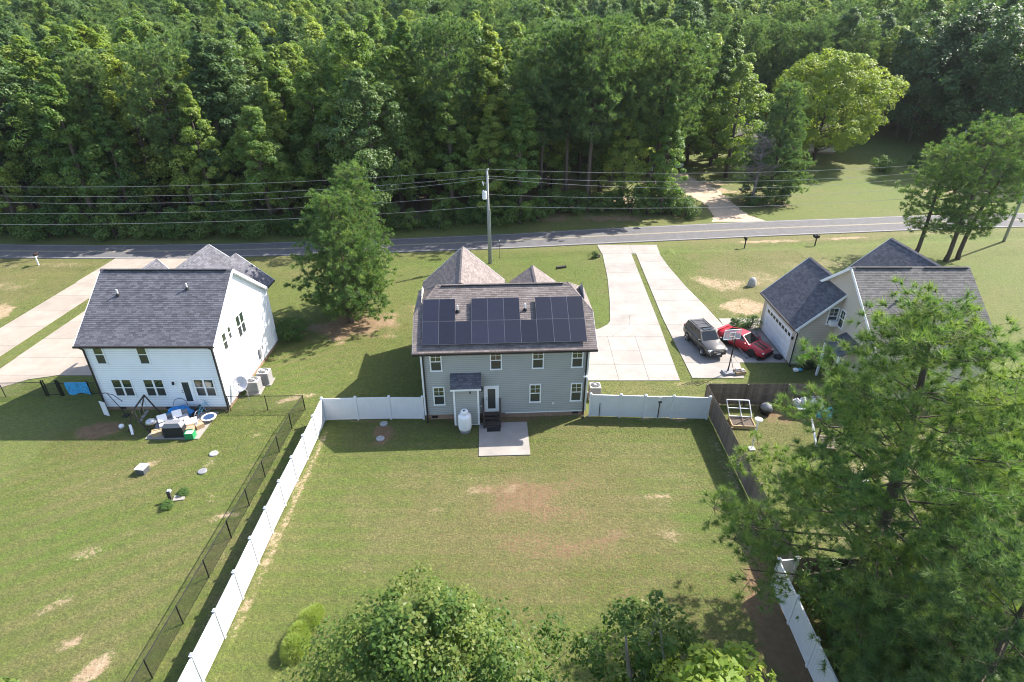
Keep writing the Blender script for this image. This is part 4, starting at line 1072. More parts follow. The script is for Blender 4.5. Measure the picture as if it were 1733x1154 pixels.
# ---------------------------------------------------------------- fences
def vinyl_panel(w, h=1.68):
    mb = MB(); n = max(3, int(round(w / .17)))
    for i in range(n):
        a = -w / 2 + w * i / n
        mb.b2(a + .007, a + w / n - .007, -.022, .022, .14, h)
    mb.b2(-w / 2, w / 2, -.012, .012, .15, h - .01)
    return mb
def fence_rails(w, parent, h=1.80):
    MB().b2(-w / 2, w / 2, -.03, .03, .06, .2).build("rail", MAT['vinyl'], parent); MB().b2(-w / 2, w / 2, -.035, .035, h - .14, h).build("rail", MAT['vinyl'], parent)
def vinyl_post():
    mb = MB().box(0, 0, .93, .125, .125, 1.86); mb.box(0, 0, 1.875, .17, .17, .03); mb.box(0, 0, 1.92, .15, .15, .07, 0, .3)
    return mb
post_me = vinyl_post().mesh("post", MAT['vinyl'])
def vinyl_run(root, pts, skip_first=False):
    """posts at pts, a panel between each pair."""
    for i, (x, y) in enumerate(pts):
        if not (i == 0 and skip_first): link_mesh("post", post_me, root, (x, y, 0), math.atan2(pts[-1][1] - pts[0][1], pts[-1][0] - pts[0][0]))
    for (x0, y0), (x1, y1) in zip(pts[:-1], pts[1:]):
        w = math.hypot(x1 - x0, y1 - y0) - .13; a = math.atan2(y1 - y0, x1 - x0)
        p = vinyl_panel(w).build("panel", MAT['vinyl'], root, loc=((x0 + x1) / 2, (y0 + y1) / 2, 0), rz=a)
        fence_rails(w, p)
vf = thing("vinyl_fence", "white vinyl privacy fence along the left side of the back yard", "fence")
vinyl_run(vf, [(-12.78 + .03 * math.sin(i), 32.35 - i * 2.005) for i in range(14)])
vinyl_run(vf, [(-12.78, 32.35), (-10.55, 32.45), (-8.3, 32.52), (-6.05, 32.5)], True)
vg = thing("vinyl_fence", "white vinyl fence with a braced gate between the grey house and the wood fence", "fence")
vinyl_run(vg, [(5.35, 32.85), (7.40, 32.75), (9.05, 32.68)])
vinyl_run(vg, [(10.95, 32.6), (13.35, 32.5)])
for x0, x1, sg in ((9.12, 9.98, 1), (10.02, 10.88, -1)):
    yc = 32.64; w = x1 - x0
    g = vinyl_panel(w).build("gate_leaf", MAT['vinyl'], vg, loc=((x0 + x1) / 2, yc, 0)); fence_rails(w, g)
    MB().beam((-sg * w / 2, -.05, 1.62), (sg * w / 2, -.05, .2), .03, .07).build("brace", MAT['vinyl'], g)
    MB().box(sg * (w / 2 - .05), -.05, .9, .1, .05, 1.75).build("stile", MAT['vinyl'], g)
MB().box(10.0, 32.55, .75, .06, .06, 1.25).build("drop_rod", MAT['black'], vg)
MB().box(6.0, 32.74, .62, .04, .04, 1.1).build("drop_rod", MAT['black'], vg)
MB().box(10.02, 32.54, 1.4, .22, .06, .1).build("latch", MAT['black'], vg)
v2 = thing("vinyl_fence", "white vinyl fence continuing below the wood fence under the large pine", "fence")
vinyl_run(v2, [(12.55, 19.0), (12.55, 17.0), (12.5, 15.0), (12.48, 13.0), (12.45, 11.0), (12.4, 9.0)])
vinyl_run(v2, [(12.55, 19.0), (13.45, 19.1)], True)
v2b = MB().beam((12.60, 18.92, 1.6), (13.4, 19.0, .25), .03, .07).build("brace", MAT['vinyl'], v2)
# wooden fence: every picket its own part
wf = thing("wood_fence", "weathered brown wood picket fence around the beige house's back yard", "fence")
pk = MB().add([(-.067, -.009, .04), (.067, -.009, .04), (.067, -.009, 1.76), (.035, -.009, 1.82), (-.035, -.009, 1.82), (-.067, -.009, 1.76), (-.067, .009, .04), (.067, .009, .04), (.067, .009, 1.76), (.035, .009, 1.82), (-.035, .009, 1.82), (-.067, .009, 1.76)],
               [(0, 1, 2, 3, 4, 5), (11, 10, 9, 8, 7, 6)] + [(i, i + 6, (i + 1) % 6 + 6, (i + 1) % 6) for i in range(6)])
pk_me = pk.mesh("picket", MAT['wood_grey'])
count = 0
def picket_run(x0, y0, x1, y1, inward, posts=2.4):
    global count
    L_ = math.hypot(x1 - x0, y1 - y0); a = math.atan2(y1 - y0, x1 - x0); n = int(L_ / .142)
    for i in range(n):
        t = (i + .5) / n
        o = link_mesh("picket", pk_me, wf, (x0 + (x1 - x0) * t, y0 + (y1 - y0) * t, rnd.uniform(-.012, .012)), a + rnd.uniform(-.02, .02)); count += 1
    nx, ny = -math.sin(a) * inward, math.cos(a) * inward
    for z in (.35, .95, 1.55):
        MB().beam((x0 + nx * .035, y0 + ny * .035, z), (x1 + nx * .035, y1 + ny * .035, z), .045, .09).build("rail", MAT['wood_grey'], wf)
    m_ = int(L_ / posts)
    for i in range(m_ + 1):
        t = i / m_
        MB().box(x0 + (x1 - x0) * t + nx * .11, y0 + (y1 - y0) * t + ny * .11, .9, .10, .10, 1.84).build("post", MAT['wood_grey'], wf)
picket_run(13.55, 19.2, 13.62, 34.2, -1)
picket_run(13.62, 34.2, 25.0, 34.1, -1)
picket_run(13.62, 19.2, 19.8, 18.9, 1)
print("pickets", count)
# chain-link fence
cf = thing("chain_link_fence", "low black chain-link fence around the white house's back yard", "fence")
def chain_run(pts, spacing=2.5, h=1.2):
    for (x0, y0), (x1, y1) in zip(pts[:-1], pts[1:]):
        L_ = math.hypot(x1 - x0, y1 - y0); a = math.atan2(y1 - y0, x1 - x0); n = max(1, round(L_ / spacing))
        for i in range(n + 1):
            t = i / n; MB().tube([(0, 0, 0), (0, 0, h + .06)], .03, 6).build("post", MAT['black'], cf, loc=(x0 + (x1 - x0) * t, y0 + (y1 - y0) * t, 0))
        MB().tube([(x0, y0, h), (x1, y1, h)], .023, 6).build("top_rail", MAT['black'], cf)
        mb = MB(); c, s_ = math.cos(a), math.sin(a); st_ = .075
        def pt_(u, z): return (x0 + c * u, y0 + s_ * u, z)
        k_ = -h
        while k_ < L_:
            for sg in (0, 1):
                u0, u1 = max(k_, 0), min(k_ + h, L_)
                if u1 - u0 > .02:
                    z0, z1 = u0 - k_ + .03, u1 - k_ + .0
                    if sg: z0, z1 = h - z0, h - z1
                    mb.beam(pt_(u0, max(.02, z0)), pt_(u1, max(.02, z1)), .0042, .0042)
            k_ += st_
        mb.beam(pt_(0, .05), pt_(L_, .05), .006, .006)
        mb.build("wire_mesh", MAT['black'], cf)["kind"] = "stuff"
chain_run([(-19.75, 33.5), (-14.55, 33.6), (-14.75, 31.4), (-14.85, 22), (-15.05, 9.5)])
chain_run([(-45.5, 34.9), (-33.95, 35.3)], 3.2)
bf = thing("metal_gate", "black metal walk gate in the fence left of the white house", "gate", (-33.9, 35.32, 0), .03)
for x in (0, .14, 1.0, 1.12):
    MB().box(x, 0, .68, .06, .06, 1.36).build("post", MAT['black'], bf)
for z in (.12, 1.05): MB().beam((.14, 0, z), (1.0, 0, z), .03, .04).build("rail", MAT['black'], bf)
for i in range(7): MB().box(.24 + i * .112, 0, .6, .012, .012, .95).build("bar", MAT['black'], bf)
b2 = thing("metal_fence", "black metal fence panel between the gate and the white house", "fence", (-32.75, 35.36, 0), .03)
for x in (.05, 2.05, 4.2): MB().box(x, 0, .62, .06, .06, 1.24).build("post", MAT['black'], b2)
for z in (.15, 1.08): MB().beam((.05, 0, z), (4.2, 0, z), .03, .04).build("rail", MAT['black'], b2)
for i in range(36): MB().box(.15 + i * .113, 0, .62, .012, .012, .94).build("bar", MAT['black'], b2)
tw = thing("blue_towel", "blue patterned towel hung over the metal fence by the white house", "towel", (-31.55, 35.40, 0), .03)
t_ = MB()
for i in range(8):
    for j in range(5):
        def tp_(i, j): return (i * .2 - .75, -.05 - .03 * math.sin(i * 1.7 + j), 1.13 - j * (.19 + .02 * math.sin(i)))
        t_.quad(tp_(i, j + 1), tp_(i + 1, j + 1), tp_(i + 1, j), tp_(i, j))
    t_.quad(tp_(i, 0), tp_(i + 1, 0), ((i + 1) * .2 - .75, .06, 1.1), (i * .2 - .75, .06, 1.1))
    t_.quad((i * .2 - .75, .06, 1.1), ((i + 1) * .2 - .75, .06, 1.1), ((i + 1) * .2 - .75, .07, .8), (i * .2 - .75, .07, .8))
MAT['towel'] = M('blue_towel', (0.05, 0.30, 0.55), .8, .5, 9); t_.build("cloth", MAT['towel'], tw, True)
# ---------------------------------------------------------------- trees
def unit(v): return v / np.maximum(np.linalg.norm(v, axis=1, keepdims=True), 1e-9)
def leaves(name, C, Nn, size, tint, mat, rs, aspect=0.62):
    """one small folded diamond per leaf."""
    n = len(C)
    Nn = unit(Nn)
    t = unit(np.cross(Nn, rs.normal(size=(n, 3))))
    b = np.cross(Nn, t)
    s = size[:, None]
    v = np.empty((n, 4, 3))
    v[:, 0] = C - t * s * .5; v[:, 1] = C + b * s * aspect * .5 + t * s * .05 - Nn * s * .10
    v[:, 2] = C + t * s * .55; v[:, 3] = C - b * s * aspect * .5 + t * s * .05 - Nn * s * .10
    return np_mesh(name, v.reshape(-1, 3), 4, mat, tint)
def needles(name, C, D, length, width, per, spread, tint, mat, rs):
    """tufts: at each C a brush of thin triangles around direction D."""
    n = len(C)
    Cr = np.repeat(C, per, 0)
    Dr = unit(np.repeat(unit(D), per, 0) + rs.normal(size=(n * per, 3)) * spread)
    Lr = (np.repeat(length, per) * rs.uniform(.65, 1.1, n * per))[:, None]
    w = unit(np.cross(Dr, rs.normal(size=(n * per, 3)))) * width
    base = Cr - Dr * Lr * rs.uniform(0, .25, (n * per, 1))
    v = np.empty((n * per, 3, 3))
    v[:, 0] = base - w; v[:, 1] = base + w; v[:, 2] = Cr + Dr * Lr
    return np_mesh(name, v.reshape(-1, 3), 3, mat, np.repeat(tint, per))

def broadleaf_meshes(seed, h, rad, base, nclump, nleaf, ls, mat, point=0.55, lump=.25, bark='bark', up=.55, multi=1, clr=.2, sparse=1.0, inner=0.25):
    """returns (trunk mesh, crown mesh). The crown is leaf clumps at branch ends, uneven in outline."""
    rs = np.random.RandomState(seed)
    rr = random.Random(seed)
    tb = MB()
    tr = h * .013 + .05
    stems = []
    for m in range(multi):
        a = 2 * math.pi * m / multi + rr.random()
        lean = (0.0 if multi == 1 else rad * .45)
        top = (math.cos(a) * lean, math.sin(a) * lean, h * (.9 - .12 * rr.random() * (multi > 1)))
        pts = [(0 + math.cos(a) * .08 * (multi > 1), math.sin(a) * .08 * (multi > 1), -.2)]
        for q in (.25, .5, .75, 1.0):
            pts.append((top[0] * q + rr.uniform(-.1, .1) * rad * .25, top[1] * q + rr.uniform(-.1, .1) * rad * .25, top[2] * q))
        tb.tube(pts, [tr * 1.25, tr, tr * .75, tr * .45, tr * .12], 7)
        stems.append(pts)
    # crown profile
    tt = rs.uniform(0, 1, nclump) ** 0.85
    az = rs.uniform(0, 2 * math.pi, nclump)
    ph = rs.uniform(0, 6.28, 4)
    ea, eb = .42 - .10 * min(point, 1.2), .42 + .45 * point
    tm = ea / (ea + eb)
    prof = ((tt + .05) ** ea * (1.03 - tt) ** eb) / ((tm + .05) ** ea * (1.03 - tm) ** eb)
    lumpf = 1 + lump * (np.sin(2 * az + ph[0] + 5 * tt) + .7 * np.sin(3 * az + ph[1] - 7 * tt) + .5 * np.sin(5 * az + ph[2] + 11 * tt)) / 1.6
    inn = rs.uniform(0, 1, nclump)
    rfrac = np.where(inn < inner, rs.uniform(.25, .7, nclump), rs.uniform(.75, 1.0, nclump))
    r = rad * prof * lumpf * rfrac
    z = base + tt * (h - base) * (.96 + .06 * np.sin(az * 2 + ph[3]))
    CC = np.stack([r * np.cos(az), r * np.sin(az), z], 1)
    cr_ = rs.uniform(.55, 1.35, nclump) * clr * rad * (.55 + .45 * prof)
    # limbs reach some of the clumps
    for i in rs.permutation(nclump)[:max(10, nclump // 9)]:
        p = CC[i]; st = stems[rr.randrange(len(stems))]
        z0 = max(base * .55, p[2] - (.35 + .3 * rr.random()) * math.hypot(p[0], p[1]) - .2)
        f = min(.98, max(0.02, z0 / st[-1][2])) * 4
        k0 = min(3, int(f)); q = f - k0
        s0 = Vector(st[k0]).lerp(Vector(st[k0 + 1]), q); s0.z = z0
        mid_ = s0.lerp(Vector(p), .5) + Vector((0, 0, -.06 * rad))
        tb.tube([s0, mid_, p], [tr * .38, tr * .24, tr * .07], 5, False)
    per = np.maximum(3, (nleaf * rs.uniform(.6, 1.3, nclump) * sparse).astype(int))
    idx = np.repeat(np.arange(nclump), per); n = len(idx)
    d = unit(rs.normal(size=(n, 3)) + np.array([0, 0, .45]))
    rad_l = cr_[idx] * rs.uniform(.55, 1.05, n) ** .6
    P_ = CC[idx] + d * rad_l[:, None] * np.array([1, 1, .72])
    ctr = np.array([0, 0, base + (h - base) * .45])
    out = unit(P_ - ctr)
    Nn = d * .55 + out * .35 + np.array([0, 0, up]) + rs.normal(size=(n, 3)) * .45
    ct = rs.uniform(0, 1, nclump)
    tint = np.clip(.2 + .6 * ct[idx] + rs.normal(size=n) * .12, 0, 1)
    cm = leaves("crown", P_, Nn, ls * rs.uniform(.7, 1.25, n), tint, MAT[mat], rs)
    tm_ = tb.mesh("trunk", MAT[bark], True)
    return tm_, cm

def pine_meshes(seed, h, rad, base, nwh, nbr, mat, tuft, per, width, ntuft, trunk_r=.2, lean=(0, 0), shape='round', spread=.75, droop=.0, twig=True, flat=.5, tuftr=.5, reach=None, twl=.30, clumps=0, crad=.4):
    """open-limbed pine: whorled limbs with forked twigs, needle brushes on the outer part of every twig."""
    rs = np.random.RandomState(seed); rr = random.Random(seed)
    tb = MB()
    def tp(z):
        q = z / h
        return Vector((lean[0] * q * q + .12 * math.sin(q * 5 + seed), lean[1] * q * q + .12 * math.cos(q * 4 + seed), z))
    tb.tube([tp(h * q) if q > 0 else Vector((0, 0, -.2)) for q in (0, .06, .2, .4, .6, .8, .94, 1.0)], [trunk_r * k_ for k_ in (1.35, 1.05, .95, .8, .6, .34, .14, .03)], 9)
    C = []; D = []; T = []
    for w in range(nwh):
        q = (w + rr.uniform(-.3, .3)) / max(1, nwh - 1)
        q = min(max(q, 0), 1)
        z = base + (h - base) * (q * .97)
        if shape == 'round': pr = (math.sin(math.pi * (.14 + .80 * q)) ** .65)
        elif shape == 'big': pr = 1.08 * (1 - q) ** .72 + .10
        elif shape == 'cone': pr = (1.02 - q) ** .8
        elif shape == 'wide': pr = (1.05 - .75 * q ** 1.6) * (.8 if q < .12 else 1)
        else: pr = .55 + .45 * math.sin(math.pi * q)
        nb = nbr + rr.choice((-1, 0, 0, 1))
        a0 = rr.random() * 6.28
        for b in range(max(2, nb)):
            a = a0 + 2 * math.pi * b / nb + rr.uniform(-.45, .45)
            L_ = rad * pr * rr.uniform(.6, 1.12)
            if reach: L_ *= reach(a, q)
            if L_ < .3: L_ = .3
            o = tp(z)
            rise = (.16 + .45 * q - droop * (1 - q)) + rr.uniform(-.12, .12)
            e = o + Vector((math.cos(a) * L_, math.sin(a) * L_, L_ * rise))
            m = o.lerp(e, .5) + Vector((0, 0, -.07 * L_ + rr.uniform(-.05, .05) * L_))
            br = max(.010, trunk_r * (.21 - .11 * q) * min(1, L_ / rad + .3))
            tb.tube([o, m, e], [br, br * .62, br * .2], 5, False)
            clump_t = rr.random()
            nt = max(2, int(ntuft * L_ / rad))
            nodes = []
            for q_ in range(clumps):
                f = .42 + .62 * (q_ + rr.uniform(.1, .9)) / clumps
                b0 = o.lerp(m, f * 2) if f < .5 else m.lerp(e, min(1.05, f * 2 - 1))
                sd = Vector((-math.sin(a), math.cos(a), 0)) * (1 if (q_ % 2) else -1) * rr.uniform(.2, 1.0) * (1.15 - .55 * f) * rad * .26
                nodes.append((b0, b0 + sd + Vector((0, 0, rr.uniform(.0, .30) * rad * .2))))
            for b0, nd in nodes: tb.tube([b0, nd], [max(.010, br * .25), .007], 4, False)
            if clumps and nodes:
                for k_ in range(nt):
                    nd = nodes[k_ % len(nodes)][1]
                    off = Vector((rr.gauss(0, 1), rr.gauss(0, 1), rr.gauss(0, .62))) * crad * (.6 + .5 * L_ / rad)
                    p = nd + off
                    if twig: tb.tube([nd, p], [.009, .004], 3, False)
                    for u in range(3):
                        j = Vector((rr.gauss(0, 1), rr.gauss(0, 1), rr.gauss(0, flat))) * tuftr * (.5 if u else .0)
                        C.append(p + j); D.append(off.normalized() * .8 + Vector((0, 0, .5)) + j * .3); T.append(min(1, max(0, .25 + .5 * clump_t + rr.gauss(0, .15))))
                continue
            for k_ in range(nt):
                f = .38 + .66 * (k_ + rr.random()) / nt if L_ > .25 * rad else .2 + .8 * (k_ + rr.random()) / nt
                s0 = o.lerp(m, f * 2) if f < .5 else m.lerp(e, min(1.04, f * 2 - 1))
                side = Vector((-math.sin(a), math.cos(a), 0)) * rr.choice((-1, 1)) * rr.uniform(.05, 1.0) + Vector((math.cos(a), math.sin(a), 0)) * rr.uniform(-.1, .9) + Vector((0, 0, rr.uniform(-.15, .55)))
                tl = (.25 + .75 * rr.random()) * rad * twl * (1.25 - .5 * f)
                p = s0 + side.normalized() * tl
                if twig and tl > .25: tb.tube([s0, p], [max(.008, br * .16), .005], 3, False)
                n_t = rr.choice((2, 3, 3, 4))
                for u in range(n_t):
                    j = Vector((rr.gauss(0, 1), rr.gauss(0, 1), rr.gauss(0, flat))) * tuftr * (.5 if u else .0)
                    C.append(p + j); D.append(side.normalized() * .7 + Vector((0, 0, .55)) + j * .3); T.append(min(1, max(0, .25 + .5 * clump_t + rr.gauss(0, .15))))
    C = np.array([tuple(c) for c in C]); D = np.array([tuple(c) for c in D]); T = np.array(T)
    cm = needles("crown", C, D, tuft * rs.uniform(.75, 1.2, len(C)), width, per, spread, T, MAT[mat], rs)
    return tb.mesh("trunk", MAT['bark'], True), cm
tri_count = [0]
def tree(name, label, meshes, x, y, rz=0.0, sc=1.0, group=None, sz=None, cat="tree", leaf=None):
    t = thing(name, label, cat, (x, y, TZ(x, y) - .02), rz, group)
    t.scale = (sc, sc, sc * (sz or 1.0))
    link_mesh("trunk", meshes[0], t); cr = link_mesh("crown", meshes[1], t)
    if leaf: cr.material_slots[0].link = 'OBJECT'; cr.material_slots[0].material = MAT[leaf]
    return t

# kinds for the wood: h normalised to about 20 m
BL = [broadleaf_meshes(100 + i, 20, [3.5, 3.9, 3.1, 4.4, 3.6, 4.0, 3.3, 4.6][i], [2.2, 1.6, 3.5, 2.8, 1.2, 4.0, 2.0, 4.5][i], 165, 140, .32, 'leaf_wood', point=[.9, .5, 1.1, .3, .8, .5, 1.2, .2][i], lump=.42, clr=.24) for i in range(7)]
PI = [pine_meshes(200 + i, 20, [3.6, 4.2, 3.2][i], [7, 8.5, 6][i], 17, 6, 'needle_far', .50, 13, .055, 11, .24, (rnd.uniform(-.5, .5), 0), 'round', spread=.85, tuftr=.42) for i in range(3)]
OK_ = [broadleaf_meshes(300 + i, 24, [7.6, 8.6][i], [3, 4][i], 330, 90, .5, 'leaf_dark', point=.1, lump=.22, clr=.19) for i in range(2)]
BUSH = [broadleaf_meshes(400 + i, 2.6, [1.5, 1.9, 1.2][i], .15, 42, 70, .20, 'leaf_bush', point=.0, lump=.25, clr=.36, multi=3, up=.45) for i in range(3)]

wood = []
def in_clear(x, y):
    if y < road_far(x) + (3.4 if x < 9 else 4.2): return True
    if x > 7 and y < 79: return True
    if x > 23.5 and y < 99: return True
    if x > 39 and y < 130: return True
    if 24 < x < 34 and y < 108: return True
    return False
rw = random.Random(21)
yy = 72.0; row = 0
while yy < 150:
    sp = 5.2 + .030 * (yy - 72)
    half = .90 * yy * 1.13 + 6
    x = -half + rw.uniform(0, sp)
    while x < half:
        X_, Y_ = x + rw.uniform(-1.5, 1.5), yy + rw.uniform(-1.5, 1.5)
        if not in_clear(X_, Y_): wood.append((X_, Y_))
        x += sp
    yy += sp * .92; row += 1
wood.sort(key=lambda p: p[1])
near_w, far_w = wood[:285], wood[285:]
for (x, y) in near_w:
    edge = y - road_far(x)
    pine_p = .12 + .55 * (3 < x < 24) + .30 * (x > 40) + .10 * (y > 100)
    left = x < -2.5
    side = "left of the utility pole" if left else "right of the utility pole"
    if rw.random() < pine_p:
        h = rw.uniform(.98, 1.16)
        row_ = "in the wood's front rows" if edge < 14 else "deeper in the wood"
        tree("pine_tree", "dark pine %s, %s" % (row_, side), rw.choice(PI), x, y, rw.uniform(0, 6.28), h, "pines %s, %s" % (row_, side))
    else:
        h = (rw.uniform(.70, .98) if edge < 8 else rw.uniform(.90, 1.18))
        w = rw.uniform(.9, 1.15)
        q_ = rw.random()
        leaf = 'leaf_yellow' if q_ < .03 else ('leaf_dark' if q_ < .24 else ('leaf_bush' if q_ < .38 else None))
        look = {'leaf_yellow': "yellow-green", 'leaf_dark': "dark green"}.get(leaf, "mid-green")
        row_ = "on the wood's roadside edge" if edge < 8 else ("in the wood's front rows" if edge < 22 else "deep in the wood")
        tree("broadleaf_tree", "%s leafy tree %s, %s" % (look, row_, side), rw.choice(BL), x, y, rw.uniform(0, 6.28), h * w, "%s trees %s, %s" % (look, row_, side), sz=1 / w, leaf=leaf)
# far woods: one mass, instanced on points
def far_forest():
    pts = list(far_w)
    y = 152.0
    while y < 330:
        sp = 6.4 + .012 * (y - 150); half = y * 1.05
        x = -half
        while x < half:
            pts.append((x + rw.uniform(-2, 2), y + rw.uniform(-2, 2))); x += sp
        y += sp
    me = bpy.data.meshes.new("far_woods")
    me.from_pydata([(x, y, TZ(x, y)) for x, y in pts], [], [])
    o = tag(link_mesh("far_woods", me), "far wooded hillside of broad-leaved trees and pines", kind="stuff")
    ng = bpy.data.node_groups.new("scatter", 'GeometryNodeTree')
    ng.interface.new_socket("Geometry", in_out='INPUT', socket_type='NodeSocketGeometry')
    ng.interface.new_socket("Geometry", in_out='OUTPUT', socket_type='NodeSocketGeometry')
    N = ng.nodes; L = ng.links
    gi = N.new("NodeGroupInput"); go = N.new("NodeGroupOutput"); jn = N.new("GeometryNodeJoinGeometry")
    crowns = []
    for m in (BL[0], BL[1], BL[3], BL[4], PI[0]):
        crowns.append(next(ob for ob in bpy.data.objects if ob.data == m[1]))
    for i, ob in enumerate(crowns):
        oi = N.new("GeometryNodeObjectInfo"); oi.inputs["Object"].default_value = ob; oi.inputs["As Instance"].default_value = True
        oi.transform_space = 'ORIGINAL'
        ip = N.new("GeometryNodeInstanceOnPoints")
        rv = N.new("FunctionNodeRandomValue"); rv.data_type = 'INT'
        rv.inputs[4].default_value = 0; rv.inputs[5].default_value = len(crowns) - 1; rv.inputs["Seed"].default_value = 3
        cmp_ = N.new("FunctionNodeCompare"); cmp_.data_type = 'INT'; cmp_.operation = 'EQUAL'
        L.new(rv.outputs[2], cmp_.inputs[2]); cmp_.inputs[3].default_value = i
        L.new(cmp_.outputs[0], ip.inputs["Selection"])
        r2 = N.new("FunctionNodeRandomValue"); r2.data_type = 'FLOAT'; r2.inputs[2].default_value = .98; r2.inputs[3].default_value = 1.30; r2.inputs["Seed"].default_value = 8
        r3 = N.new("FunctionNodeRandomValue"); r3.data_type = 'FLOAT'; r3.inputs[2].default_value = 0; r3.inputs[3].default_value = 6.28; r3.inputs["Seed"].default_value = 9
        cx = N.new("ShaderNodeCombineXYZ"); L.new(r3.outputs[1], cx.inputs[2])
        L.new(gi.outputs[0], ip.inputs["Points"]); L.new(oi.outputs["Geometry"], ip.inputs["Instance"])
        L.new(cx.outputs[0], ip.inputs["Rotation"]); L.new(r2.outputs[1], ip.inputs["Scale"])
        L.new(ip.outputs[0], jn.inputs[0])
    L.new(jn.outputs[0], go.inputs[0])
    md = o.modifiers.new("scatter", 'NODES'); md.node_group = ng
far_forest()
# wood edge along the road: bushes and vines
rb_ = random.Random(5)
x = -66.0
while x < 25:
    y = road_far(x) + rb_.uniform(2.6, 4.0) + (1.0 if -8 < x < 4 else 0) + (3.0 if 5 < x < 24 else 0)
    if not (-3 < x < 3 and rb_.random() < .5):
        sd_ = "left" if x < -2.5 else "right"
        tree("bush", "leafy green bush at the foot of the wood, %s of the utility pole" % sd_, rb_.choice(BUSH), x, y, rb_.uniform(0, 6.28), rb_.uniform(.7, 1.45), "bushes along the edge of the wood, %s of the pole" % sd_, cat="bush")
    x += rb_.uniform(1.3, 2.3)
# trees one can pick out beyond the road
tree("pine_tree", "tall dark pine at the right end of the wood, left of the dirt track", PI[1], 10.5, 80.5, 1.2, 1.16, None)
tree("pine_tree", "tall pine with a bare leaning trunk just left of the dirt track", pine_meshes(231, 21, 5.2, 8.5, 16, 6, 'needle_far', .5, 14, .055, 15, .34, (.9, 0), 'round', spread=.85, tuftr=.5), 20.6, 85.2, .4, 1.03, None)
tree("pine_tree", "second tall pine left of the dirt track, behind the leaning trunk", PI[0], 15.8, 84.0, 2.2, 1.12, None)
YEL = broadleaf_meshes(320, 18, 4.6, 2.5, 190, 90, .46, 'leaf_yellow', point=.4, lump=.25, clr=.25)
tree("broadleaf_tree", "yellow-green tree right behind the pines left of the dirt track", YEL, 32.5, 111, 0, .95)
tree("broadleaf_tree", "yellow-green tree with the sunlit top behind the low house", YEL, 36.5, 124, 2.0, 1.18)
tree("broadleaf_tree", "yellow-green tree left of the leaning pine's crown", YEL, 27, 112, 4.0, 1.18)
tree("pecan_tree", "broad yellow-green pecan tree on the lawn across the road", broadleaf_meshes(331, 18.0, 10.2, 2.6, 420, 120, .38, 'leaf_yellow', point=.15, lump=.24, clr=.15, inner=.35), 57.6, 114.0, .7, 1.0)
cedar = pine_meshes(240, 14.0, 4.4, 1.2, 20, 8, 'needle_far', .42, 16, .045, 15, .26, (.3, 0), 'cone', spread=.9, tuftr=.45)
tree("cedar_tree", "grey-green cedar beside the dirt track across the road", cedar, 39.0, 88.4, 1.0, 1.16)
dt = thing("dead_tree", "leafless grey dead tree leaning against the cedar", "tree", (35.4, 85.4, TZ(35.4, 85.4))); dt.scale = (1.15, 1.15, 1.1)
d = MB(); rd = random.Random(9)
d.tube([(0, 0, -.2), (.1, 0, 4), (.2, .1, 8.2), (.3, 0, 9.6)], [.2, .15, .08, .02], 7)
for i in range(46):
    z = rd.uniform(3.2, 9.0); a = rd.uniform(0, 6.28); l = rd.uniform(1.2, 3.0) * (1.1 - (z - 3) / 9)
    e = Vector((math.cos(a) * l, math.sin(a) * l, z + l * rd.uniform(.1, .5)))
    d.tube([(0.1, 0, z), e * .55 + Vector((0, 0, z * .45)), e], [.05, .03, .012], 4, False)
    for q in range(16):
        f = rd.uniform(.35, 1); p = Vector((.1, 0, z)).lerp(e, f)
        d.tube([p, p + Vector((rd.gauss(0, .45), rd.gauss(0, .45), rd.uniform(-.1, .55)))], [.018, .008], 3, False)
d.build("trunk", MAT['dead_twig'], dt)
for i, (x, y, s, lb) in enumerate(((88, 114, 1.02, "big dark oak at the back right of the lawn across the road"), (99, 106, 1.06, "big dark oak nearest the right edge of the photo"), (92, 128, 1.1, "dark oak behind the other oaks on the right"), (108, 118, 1.12, "dark oak at the far right behind the nearest one"), (83, 127, .96, "dark oak on the left of the group of oaks"), (114, 102, 1.0, "dark oak partly cut by the right edge"))):
    tree("oak_tree", lb, OK_[i % 2], x, y, i * 1.3, s, "dark oaks across the road")
for i, (x, y, s) in enumerate(((43, 92.5, .8), (35.8, 85.6, .75), (37.4, 84.8, .7), (40.2, 86.0, .7), (66, 106, 1.0), (73.5, 108, 1.1), (23.4, 84.2, .8), (24.8, 82.0, .8), (22.4, 80.6, .9), (19.0, 80.2, .8))):
    tree("bush", ["bush on the lawn right of the cedar across the road", "bush at the left foot of the cedar", "bush in front of the cedar, by the road", "bush at the right foot of the cedar", "bush between the pecan tree and the dark oaks", "bush under the leftmost dark oak", "bush behind the others left of the dirt track", "bush second from the dirt track, left side", "bush at the foot of the leaning pine", "bush left of the leaning pine's foot"][i], BUSH[i % 3], x, y, i, s, "low bushes on the lawn across the road", cat="bush")
# front-yard pines
fp = pine_meshes(250, 11.4, 4.0, 1.1, 18, 7, 'needle', .34, 22, .026, 17, .22, (-.4, 0), 'wide', spread=.95, tuftr=.30, clumps=4, crad=.32)
fp2 = pine_meshes(251, 12.8, 3.6, 1.6, 18, 7, 'needle', .34, 20, .026, 16, .22, (.2, 0), 'wide', spread=.95, tuftr=.30, clumps=4, crad=.32)
tree("pine_tree", "bushy pine in the front yard between the white and the grey house", fp, -14.6, 47.2, .3, 1.0)
tree("pine_tree", "second taller pine behind the bushy one in the front yard", fp2, -14.0, 50.5, 2.0, 1.0)
rp = [pine_meshes(260 + i, [15.6, 13.6, 14.6][i], [5.2, 4.2, 4.6][i], [3.6, 3.2, 4.0][i], 11, 6, 'needle', .42, 15, .028, 16, .24, [(1.6, .3), (-.4, 0), (3.0, 0)][i], 'round', spread=.95, tuftr=.34, clumps=5, crad=.42) for i in range(3)]
